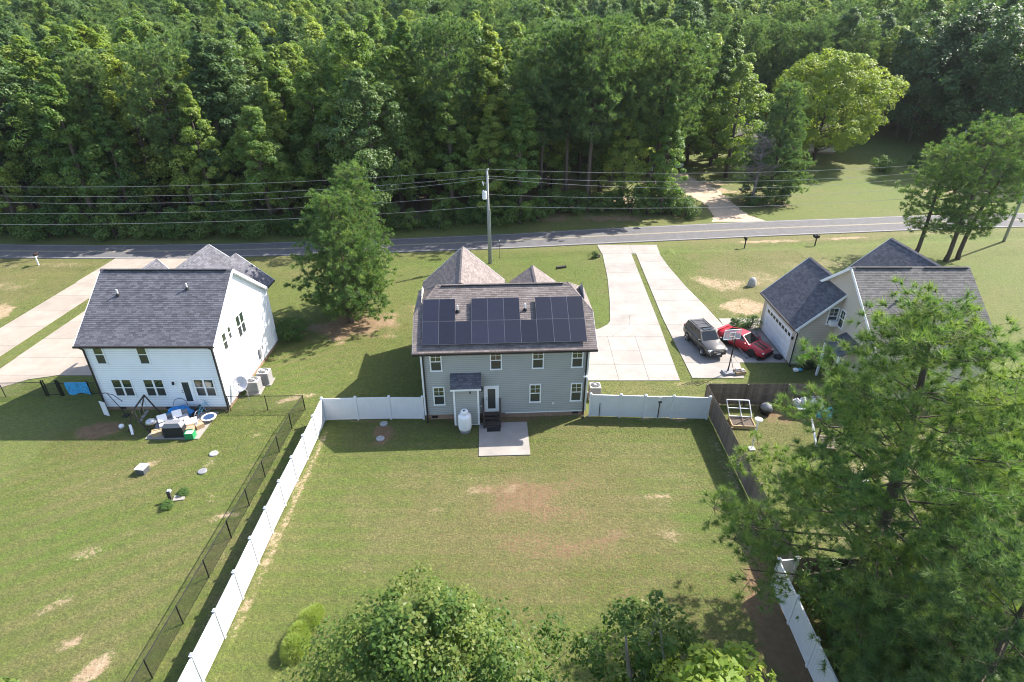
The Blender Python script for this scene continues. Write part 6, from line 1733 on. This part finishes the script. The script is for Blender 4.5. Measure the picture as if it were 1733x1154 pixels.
for x, y, s, lb in ((-19.0, 25.3, .34, "small weed clump behind the brown post on the left lawn"), (-19.4, 24.25, .36, "small weed clump in front of the brown post on the left lawn")): tree("weed_clump", lb, BUSH[0], x, y, 1, s * .62, cat="weeds", sz=.55)
# white house back yard
sw = thing("swing_set", "brown timber A-frame swing set behind the white house", "swing set", (-24.75, 32.15, 0), R(0))
b = MB(); A0, A1 = Vector((-.05, -1.1, 1.62)), Vector((-.35, .9, 1.62))
b.beam(A0, A1, .07, .09); b.build("beam", MAT['wood_dark'], sw)
for q, A in ((0, A0), (1, A1)):
    for s_ in (-1, 1): MB().beam(A, (A.x + s_ * .72, A.y, 0), .07, .07).build("leg", MAT['wood_dark'], sw)
for f_ in (.3, .55, .78):
    p = A0.lerp(A1, f_); c = MB()
    for s_ in (-.16, .16): c.tube([p + Vector((s_ * .2, s_, -.05)), p + Vector((s_ * .2, s_, -1.1))], .012, 4)
    cc = c.build("chain", MAT['paint_yellow'], sw); MB().box(p.x, p.y, .51, .18, .36, .04).build("seat", MAT['grey_plastic'], cc)
sl_ = thing("white_toy", "small white plastic toy at the near leg of the swing set", "toy slide", (-25.2, 31.0, 0), .4); sl_.scale = (.42, .42, .45)  # slide-like shape is made up for a small white object by the leg
MB().beam((0, 0, 1.5), (.1, -.75, .12), .35, .05).build("sloped_panel", MAT['white_plastic'], sl_)
for s_ in (-.15, .15): MB().beam((s_, .25, 0), (s_, 0, 1.5), .04, .04).build("leg", MAT['white_plastic'], sl_)
bl_ = thing("toy_ball", "white ball on the grass by the swing set", "ball", (-26.2, 31.5, .16)); MB().blob((0, 0, 0), .17, .17, .17, 14, 9).build("ball", MAT['white_plastic'], bl_, True); MB().tube([(.171 * math.cos(2 * math.pi * k_ / 16), .171 * math.sin(2 * math.pi * k_ / 16), 0) for k_ in range(17)], .006, 4, False).build("seam", MAT['grey_plastic'], bl_)
ph = structure("patio", "small concrete patio behind the white house"); MB().b2(-24.0, -20.5, 30.3, 33.3, -.05, .055).build("concrete_slab", MAT['concrete'], ph)
def cushion(label, x, y, z, rz, tilt, s=(.8, .7, .14), mat='grey_cloth', name="cushion", cat="cushion"):
    t = thing(name, label, cat, (x, y, z), rz)
    m = MB().box(0, 0, 0, *s); o = m.build(name if name != "cushion" else "pad", MAT[mat], t, bevel=.05); o.rotation_euler = (tilt, 0, 0); return t
sf = thing("garden_sofa", "grey outdoor sofa with pale loose cushions on the white house patio", "sofa", (-22.75, 31.75, .055), R(35))
MB().box(0, 0, .20, 1.9, .8, .30).build("base", MAT['grey_plastic'], sf); MB().box(0, .38, .5, 1.9, .12, .5).build("back", MAT['grey_plastic'], sf)
for x in (-.6, 0, .6): MB().box(x, -.03, .42, .58, .68, .14).build("seat_cushion", MAT['grey_cloth'], sf, bevel=.04)
for x in (-.6, .3): 
    q = MB().box(0, 0, 0, .6, .15, .5).build("back_cushion", MAT['white_plastic'], sf, bevel=.05); q.location = (x, .15, .75); q.rotation_euler = (-.5, .2, .3)
cushion("pale cushion lying on the patio left of the sofa", -23.6, 31.7, .2, .5, .25)
cushion("folded white cushion on the front end of the sofa pile", -22.4, 31.2, .62, 1.1, .3, (.7, .6, .12), 'white_plastic')
gr_ = thing("covered_grill", "wide barbecue grill under a black cover on the patio edge", "grill", (-22.1, 30.65, .055), R(4))
MB().box(0, 0, .42, 1.35, .6, .78, 0, .95).build("cover", MAT['rubber'], gr_, bevel=.05); MB().add([(-.62, -.28, .80), (.62, -.28, .80), (.66, .28, .80), (-.66, .28, .80), (-.45, -.18, 1.08), (.45, -.18, 1.08), (.5, .2, 1.12), (-.5, .2, 1.12)], [(4, 5, 6, 7), (0, 1, 5, 4), (1, 2, 6, 5), (2, 3, 7, 6), (3, 0, 4, 7)]).build("hood", MAT['grey_plastic'], gr_)
gs = thing("kettle_grill", "round silver and black kettle grill on the left corner of the patio", "grill", (-23.75, 31.0, .055))
MB().lathe([(.05, .5), (.25, .55), (.32, .72), (.33, .78)], 0, 0, 16).build("bowl", MAT['black'], gs, True); MB().lathe([(.33, .79), (.27, .95), (.12, 1.05), (.02, 1.07)], 0, 0, 16).build("lid", MAT['steel'], gs, True)
for a in (0, 2.1, 4.2): MB().tube([(.12 * math.cos(a), .12 * math.sin(a), .55), (.3 * math.cos(a), .3 * math.sin(a), 0)], .015, 5).build("leg", MAT['black'], gs)
tpl = thing("tarp", "crumpled blue tarp heaped beside the back steps of the white house", "tarp", (-22.85, 32.85, .055))
MB().blob((0, 0, .3), .8, .45, .42, 14, 8, .18, random.Random(3)).build("sheet", MAT['tarp_blue'], tpl)
MB().blob((-.6, -.2, .15), .4, .3, .25, 10, 6, .2, random.Random(4)).build("sheet", MAT['tarp_blue'], tpl)
for i, (x, y, z, rz, s, mt, lb) in enumerate(((-21.45, 31.5, .3, .5, (.75, .5, .5), 'white_plastic', "white box at the steps end of the patio clutter"), (-21.3, 30.95, .28, .2, (.5, .45, .45), 'cardboard', "brown cardboard box beside the covered grill"), (-20.95, 31.5, .2, .8, (.5, .4, .3), 'cardboard', "open cardboard box by the blue trampoline side"), (-23.35, 30.65, .2, .4, (.6, .35, .3), 'wood_new', "pale wooden crate at the left front corner of the patio"))):
    t = thing("box", lb, "box", (x, y, .055), rz)
    MB().box(0, 0, s[2] / 2, *s).build("carton", MAT[mt], t)
    MB().box(0, s[1] * .62, s[2] + .03, s[0], s[1] * .3, .012).build("flap", MAT[mt], t); MB().box(0, 0, s[2] + .006, s[0] * .98, .06, .006).build("tape", MAT['paint_line'], t)
gc = thing("storage_crate", "green plastic crate at the right front corner of the patio", "crate", (-21.05, 30.45, .055), .05)
b = MB()
for s_ in (-1, 1): b.box(0, s_ * .22, .22, .55, .03, .44); b.box(s_ * .26, 0, .22, .03, .42, .44)
b.build("sides", MAT['green_plastic'], gc); MB().box(0, 0, .03, .5, .42, .05).build("bottom", MAT['green_plastic'], gc); MB().box(0, 0, .3, .46, .38, .2).build("contents", MAT['white_plastic'], gc)
tm_ = thing("mini_trampoline", "small round blue trampoline with a white rim near the back steps", "trampoline", (-20.7, 32.35, .03)); tm_.scale = (.62, .62, .8)
MB().lathe([(.58, .34), (.58, .355), (.02, .35)], 0, 0, 24).build("mat", M('navy_mesh', (.02, .05, .13), .7), tm_); MB().lathe([(.56, .345), (.60, .375), (.76, .375), (.78, .33), (.74, .31)], 0, 0, 28).build("rim_pad", MAT['white_plastic'], tm_)
for k_ in range(6): 
    a = k_ * math.pi / 3; MB().tube([(.72 * math.cos(a), .72 * math.sin(a), 0), (.72 * math.cos(a), .72 * math.sin(a), .33)], .02, 5).build("leg", MAT['steel'], tm_)
hp = thing("toy_hoop", "thin dark hoop leaning against the white house beside the back steps", "hoop", (-23.05, 33.35, .05))
MB().tube([(.5 * math.cos(2 * math.pi * k_ / 28), .12 * math.sin(2 * math.pi * k_ / 28), .52 + .5 * math.sin(2 * math.pi * k_ / 28)) for k_ in range(29)], .02, 6, False).build("ring", MAT['grey_plastic'], hp); MB().tube([(.4, .1, .86), (.44, .1, .80)], .026, 6).build("joint", MAT['black'], hp)
bc = thing("bicycle", "pale blue bicycle leaning by the right side of the back steps", "bicycle", (-21.35, 33.0, .05), R(75))
w_ = MB()
for x in (-.5, .5): w_ = MB().tube([(x + .32 * math.cos(2 * math.pi * k_ / 24), 0, .33 + .32 * math.sin(2 * math.pi * k_ / 24)) for k_ in range(25)], .02, 5, False); wq = w_.build("wheel", MAT['grey_cloth'], bc); sp__ = MB(); [sp__.tube([(x, 0, .33), (x + .3 * math.cos(a), 0, .33 + .3 * math.sin(a))], .004, 3, False) for a in (0, .8, 1.6, 2.4, 3.1, 3.9, 4.7, 5.5)]; sp__.build("spokes", MAT['steel'], wq)
fr_ = MB()
for p, q in (((-.5, 0, .33), (-.1, 0, .35)), ((-.1, 0, .35), (-.2, 0, .8)), ((-.5, 0, .33), (-.18, 0, .72)), ((-.1, 0, .35), (.36, 0, .75)), ((-.19, 0, .76), (.34, 0, .82)), ((.32, 0, .92), (.5, 0, .33))): fr_.tube([p, q], .02, 6)
fr_.build("frame", MAT['tarp_cyan'], bc); MB().box(-.21, 0, .86, .24, .12, .05).build("saddle", MAT['black'], bc); MB().tube([(.3, -.28, .98), (.32, 0, .94), (.3, .28, .98)], .015, 5).build("handlebar", MAT['steel'], bc)
ws = thing("leaning_board", "white board leaning at the left back corner of the white house", "board", (-28.1, 32.95, 0), R(-20))
q = MB().box(0, 0, .56, .50, .05, 1.12).build("board", MAT['white_plastic'], ws); MB().box(0, -.03, 1.10, .50, .03, .06).build("edge", MAT['white_trim'], ws)
ap = thing("archery_frame", "black bent tube stand curving out from the white board", "stand", (-26.7, 32.9, 0), 0)
MB().tube([(-1.35, 0, 1.75), (-.9, 0, 1.9), (-.4, 0, 1.75), (.1, 0, 1.2)], .025, 6).build("arm", MAT['black'], ap); MB().tube([(-.75, 0, 1.86), (-.15, 0, .5), (-.05, 0, 0)], .025, 6).build("post", MAT['black'], ap); MB().box(-.05, 0, .03, .4, .4, .06).build("foot", MAT['black'], ap)
# beige house back yard
cfm = thing("cold_frame", "raised wooden bed with a hinged white lid frame inside the wood fence corner", "garden bed", (15.55, 31.9, 0), R(-4))
for p, q in (((-.75, -.5), (.75, -.5)), ((-.75, .5), (.75, .5)), ((-.75, -.5), (-.75, .5)), ((.75, -.5), (.75, .5))): MB().beam((*p, .14), (*q, .14), .05, .26).build("side_board", MAT['wood_new'], cfm)
MB().box(0, 0, .14, 1.42, .92, .16).build("soil", MAT['bark'], cfm)
f = MB(); Z0, Z1 = .3, 1.35
for x in (-.72, .1, .78): f.beam((x, .52, Z0), (x - .25, .95, Z1), .05, .05)
f.beam((-.97, .95, Z1), (.53, .95, Z1), .05, .05); f.beam((-.85, .74, .82), (.65, .74, .82), .04, .04); f.beam((-.72, .52, Z0), (.78, .52, Z0), .05, .05)
f.build("lid_frame", MAT['white_trim'], cfm); f = MB(); f.beam((-.6, -.45, .3), (.6, .4, .3), .05, .04); f.beam((0, -.5, .3), (.1, .5, .3), .05, .04); f.build("cross_bar", MAT['wood_grey'], cfm)
fpit = thing("fire_pit", "black round fire pit with a domed lid by the wood fence", "fire pit", (17.65, 33.2, 0))
MB().lathe([(.30, 0), (.42, .25), (.46, .42), (.40, .45)], 0, 0, 16).build("bowl", MAT['black'], fpit, True); MB().lathe([(.42, .46), (.32, .68), (.12, .82), (.03, .88)], 0, 0, 16).build("lid", MAT['grey_plastic'], fpit, True)
for a in (.5, 2.6, 4.7): MB().tube([(.36 * math.cos(a), .36 * math.sin(a), .3), (.48 * math.cos(a), .48 * math.sin(a), 0)], .02, 5).build("leg", MAT['black'], fpit)
tbl = thing("patio_table", "metal patio table in front of the wood fence under white bags", "table", (20.55, 33.1, 0), .05)
MB().box(0, 0, .70, 2.0, .8, .04).build("table_top", MAT['grey_cloth'], tbl)
for x in (-.9, .9):
    for y in (-.35, .35): MB().tube([(x, y, 0), (x, y, .69)], .025, 6).build("leg", MAT['grey_plastic'], tbl)
for i, (x, y, s) in enumerate(((-.95, .05, .34), (-.42, .15, .36), (.12, .12, .40), (.62, .25, .36))):
    t = thing("white_bag", ["white bag at the left end of the patio table", "second white bag from the left on the patio table", "largest white bag in the middle of the patio table", "white bag at the right of the patio table, tilted back"][i], "bag", (20.55 + x, 33.1 + y, .72), i * .7, "white bags heaped on the patio table")
    MB().blob((0, 0, s * .72), s, s * .72, s * .78, 9, 6, .13, random.Random(20 + i)).build("sack", MAT['grey_cloth'], t); MB().lathe([(.05, s * 1.35), (.09, s * 1.6)], 0, 0, 7).build("tied_neck", MAT['grey_cloth'], t)
tc_ = thing("tarp", "cyan tarp bundle hanging off the right end of the patio table", "tarp", (21.55, 32.65, 0))
MB().blob((0, 0, .45), .5, .4, .52, 10, 7, .16, random.Random(31)).build("sheet", MAT['tarp_cyan'], tc_); MB().blob((-.35, .1, .25), .3, .3, .28, 8, 6, .16, random.Random(32)).build("sheet", MAT['tarp_cyan'], tc_)
bd = thing("bird_feeder_pole", "slim white pole with a round top and a square foot on the beige house's lawn", "bird feeder", (15.3, 29.3, 0))
MB().tube([(0, 0, .05), (0, 0, 2.3)], .05, 8).build("pole", MAT['white_plastic'], bd); MB().lathe([(.02, 2.25), (.24, 2.32), (.24, 2.38), (.04, 2.5)], 0, 0, 14).build("feeder", MAT['white_plastic'], bd); MB().box(0, 0, .05, .36, .36, .1).build("foot", MAT['white_plastic'], bd)
for z in (.7, 1.2, 1.7): MB().lathe([(.055, z), (.07, z + .05), (.055, z + .1)], 0, 0, 8).build("collar", MAT['grey_cloth'], bd)
ps_ = thing("wooden_playset", "dark timber climbing platform with slatted ramp under the pine branches", "playset", (20.1, 29.6, 0), R(-8))
for i in range(8): MB().box(.35 + .0, -.95 + i * .17, .62 - i * .0, 1.5, .15, .04).build("deck_board", MAT['wood_grey'], ps_)
for x in (-.4, 1.1):
    for y in (-.95, .3): MB().box(x, y, .55, .1, .1, 1.1 if y < 0 else 1.5).build("post", MAT['wood_dark'], ps_)
for z in (.95, 1.35): MB().beam((-.4, .3, z), (1.1, .3, z), .06, .08).build("rail", MAT['wood_dark'], ps_)
MB().beam((-.9, .9, 1.6), (-.6, -.4, .1), .12, .06).build("ramp_board", MAT['white_plastic'], ps_)
for i, (x, y, mt, lb) in enumerate(((19.4, 25.3, 'white_plastic', "white garden chair under the pine, nearest the fence"), (20.6, 25.9, 'white_plastic', "white garden chair under the pine, right of the first"), (19.0, 23.6, 'grey_cloth', "pale garden chair under the pine, nearest the camera"))):
    t = thing("garden_chair", lb, "chair", (x, y, 0), i * 1.1, "garden chairs under the pine")
    MB().box(0, 0, .42, .5, .5, .05).build("seat", MAT[mt], t); MB().box(0, .25, .72, .5, .05, .6).build("backrest", MAT[mt], t)
    for sx in (-.22, .22):
        for sy in (-.22, .22): MB().box(sx, sy, .21, .05, .05, .42).build("leg", MAT[mt], t)
ob = thing("toy_car", "orange plastic ride-on toy under the pine branches", "toy", (21.9, 26.9, 0), .4)
MB().box(0, 0, .3, .8, .4, .26).build("body", MAT['straw_orange'], ob, bevel=.05); MB().box(-.1, 0, .5, .35, .32, .18).build("seat", MAT['black'], ob)
for sx in (-.28, .28):
    for sy in (-.2, .2): MB().tube([(sx, sy - .04, .14), (sx, sy + .04, .14)], .14, 12).build("wheel", MAT['black'], ob)
lt = thing("litter_scrap", "small white scrap on the shaded soil by the vinyl fence", "litter", (10.6, 11.9, .02)); MB().add([(-.12, -.06, 0), (.1, -.1, .05), (.14, .08, .01), (-.06, .1, .07)], [(0, 1, 2), (0, 2, 3)]).build("paper", MAT['white_plastic'], lt)

# ---------------------------------------------------------------- thin summer haze
hm, nt_h, N_h, L_h, P_h = new_mat("haze")
N_h.remove(P_h)
pv = N_h.new("ShaderNodeVolumePrincipled"); pv.inputs["Color"].default_value = (.86, .91, .96, 1); pv.inputs["Density"].default_value = 0.00008; pv.inputs["Anisotropy"].default_value = 0.2
L_h.new(pv.outputs[0], N_h["Material Output"].inputs["Volume"])
tag(MB().b2(-760, 760, -150, 960, -3, 66).build("haze", hm), "thin haze in the air over the woods", kind="stuff")

# ---------------------------------------------------------------- low house across the road
fh = thing("ranch_house", "low white house with a grey brown roof behind the cedar across the road", "house", (53.5, 119.0, TZ(53, 119)), R(-6))
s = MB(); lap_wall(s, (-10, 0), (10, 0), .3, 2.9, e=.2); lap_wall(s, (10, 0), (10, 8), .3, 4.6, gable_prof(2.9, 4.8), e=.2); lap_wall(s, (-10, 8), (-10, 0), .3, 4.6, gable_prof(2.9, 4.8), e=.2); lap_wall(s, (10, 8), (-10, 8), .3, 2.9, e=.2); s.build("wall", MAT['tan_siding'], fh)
MB().b2(-9.9, 9.9, .1, 7.9, -.2, .32).build("foundation", MAT['brick_found'], fh)
r_ = MB(); roof_slope(r_, (-10.5, -.6, 2.8), (10.5, -.6, 2.8), (10.5, 4, 4.95), (-10.5, 4, 4.95)); roof_slope(r_, (10.5, 8.6, 2.8), (-10.5, 8.6, 2.8), (-10.5, 4, 4.95), (10.5, 4, 4.95)); r_.build("roof", MAT['roof_tan'], fh)
for x in (-7.5, -4.0, 3.5, 7.0): window(fh, (x, -.012, 1.0), UX, NN, 1.2, 1.4, grid=False, double=True)
MB().b2(-.5, .5, -.06, -.01, .3, 2.4).build("front_door", MAT['tarp_cyan'], fh)

# ---------------------------------------------------------------- grass blades on the near lawns
def grass():
    rs = np.random.RandomState(77)
    parts = []
    for (x0, x1, y0, y1, dens) in ((-30, 24, 10, 33.0, 330), (-37, 24, 33.0, 47, 150), (-60, 34, 47, 66, 60)):
        n = int((x1 - x0) * (y1 - y0) * dens)
        parts.append(np.stack([rs.uniform(x0, x1, n), rs.uniform(y0, y1, n)], 1))
    P_ = np.concatenate(parts)
    x, y = P_[:, 0], P_[:, 1]
    keep = np.abs(x) < y * 1.0 + 9
    def rect(a, b, c, d): return (x > a) & (x < b) & (y > c) & (y < d)
    for a, b, c, d in ((-6.2, 5.4, 32.4, 45), (-28.5, -19.8, 33.4, 45.6), (21.9, 36, 34.2, 49), (-24.05, -20.45, 30.25, 33.4), (13.75, 22, 40, 46.7), (13.75, 18.1, 37.6, 40), (18.8, 26, 46.5, 48), (-45.6, -41.7, 36, 57), (-40.3, -28.5, 38, 57), (-46, -36.8, 56.2, 64), (5.3, 12.8, 37.3, 44.5), (3.5, 7.6, 44.3, 45.9)):
        keep &= ~rect(a, b, c, d)
    cx, sx_ = math.cos(R(-2.4)), math.sin(R(-2.4)); lx = (x + .43) * cx - (y - 32.7) * sx_; ly = (x + .43) * sx_ + (y - 32.7) * cx
    keep &= ~((lx > -1.85) & (lx < 1.44) & (ly > -4.07) & (ly < 0))
    yl = np.clip(y, 37.4, 68)
    dlx = np.interp(y, [44.4, 46.2, 47.2, 51.7, 57.6, 65.2, 68], [5.4, 8.35, 8.9, 9.54, 10.17, 10.63, 10.4]); drx = np.interp(y, [37.4, 47.8, 65, 68], [12.77, 13.31, 14.0, 14.25])
    keep &= ~((y > 44) & (x > dlx) & (x < drx))
    kl = np.interp(y, [37.6, 47.8, 65], [13.81, 13.85, 14.56]); kr = np.interp(y, [46.6, 51, 55.3, 61, 66], [18.95, 18.46, 17.86, 17.39, 17.26])
    keep &= ~((y > 46.5) & (x > kl) & (x < kr)); keep &= ~((y > 64.8) & (x > 10.5) & (x < 17.7)); keep &= y < road_near(x) - .25
    x, y = x[keep], y[keep]
    dirt, dry, lush, _r = lawn_attrs(x, y)
    k2 = rs.uniform(0, 1, len(x)) > sstep(.25, .7, dirt)
    keep2 = k2
    x, y, dirt, dry, lush = x[k2], y[k2], dirt[k2], dry[k2], lush[k2]
    n = len(x); z = terrain(x, y)
    patchy = fbm(x, y, .45, 60, 3)
    a = rs.uniform(0, 6.28, n); sc = np.clip(y / 30, .75, 1.9)
    h = (.028 + .055 * rs.uniform(0, 1, n) ** 1.5) * (.55 + .9 * patchy) * (1 - .35 * dry) * (.8 + .2 * sc); w = .010 * sc * rs.uniform(.7, 1.3, n)
    la = rs.uniform(0, 6.28, n); ll = h * rs.uniform(.2, 1.0, n)
    v = np.empty((n, 3, 3))
    v[:, 0] = np.stack([x - np.cos(a) * w, y - np.sin(a) * w, z - .005], 1); v[:, 1] = np.stack([x + np.cos(a) * w, y + np.sin(a) * w, z - .005], 1)
    v[:, 2] = np.stack([x + np.cos(la) * ll, y + np.sin(la) * ll, z + h], 1)
    me = np_mesh("grass", v.reshape(-1, 3), 3, MAT['blade'], np.clip(.5 + rs.normal(size=n) * .22 + (patchy - .5) * .5, 0, 1), {"dirt": dirt * 0, "dry": dry, "lush": lush, "red": _r[keep2]})
    tag(link_mesh("grass", me), "mown patchy lawn grass", kind="stuff")
    print("grass blades", n)
grass()
tot = sum(len(m.loops) - 2 * len(m.polygons) for m in bpy.data.meshes)
print("triangles in meshes", tot, "objects", len(bpy.data.objects))
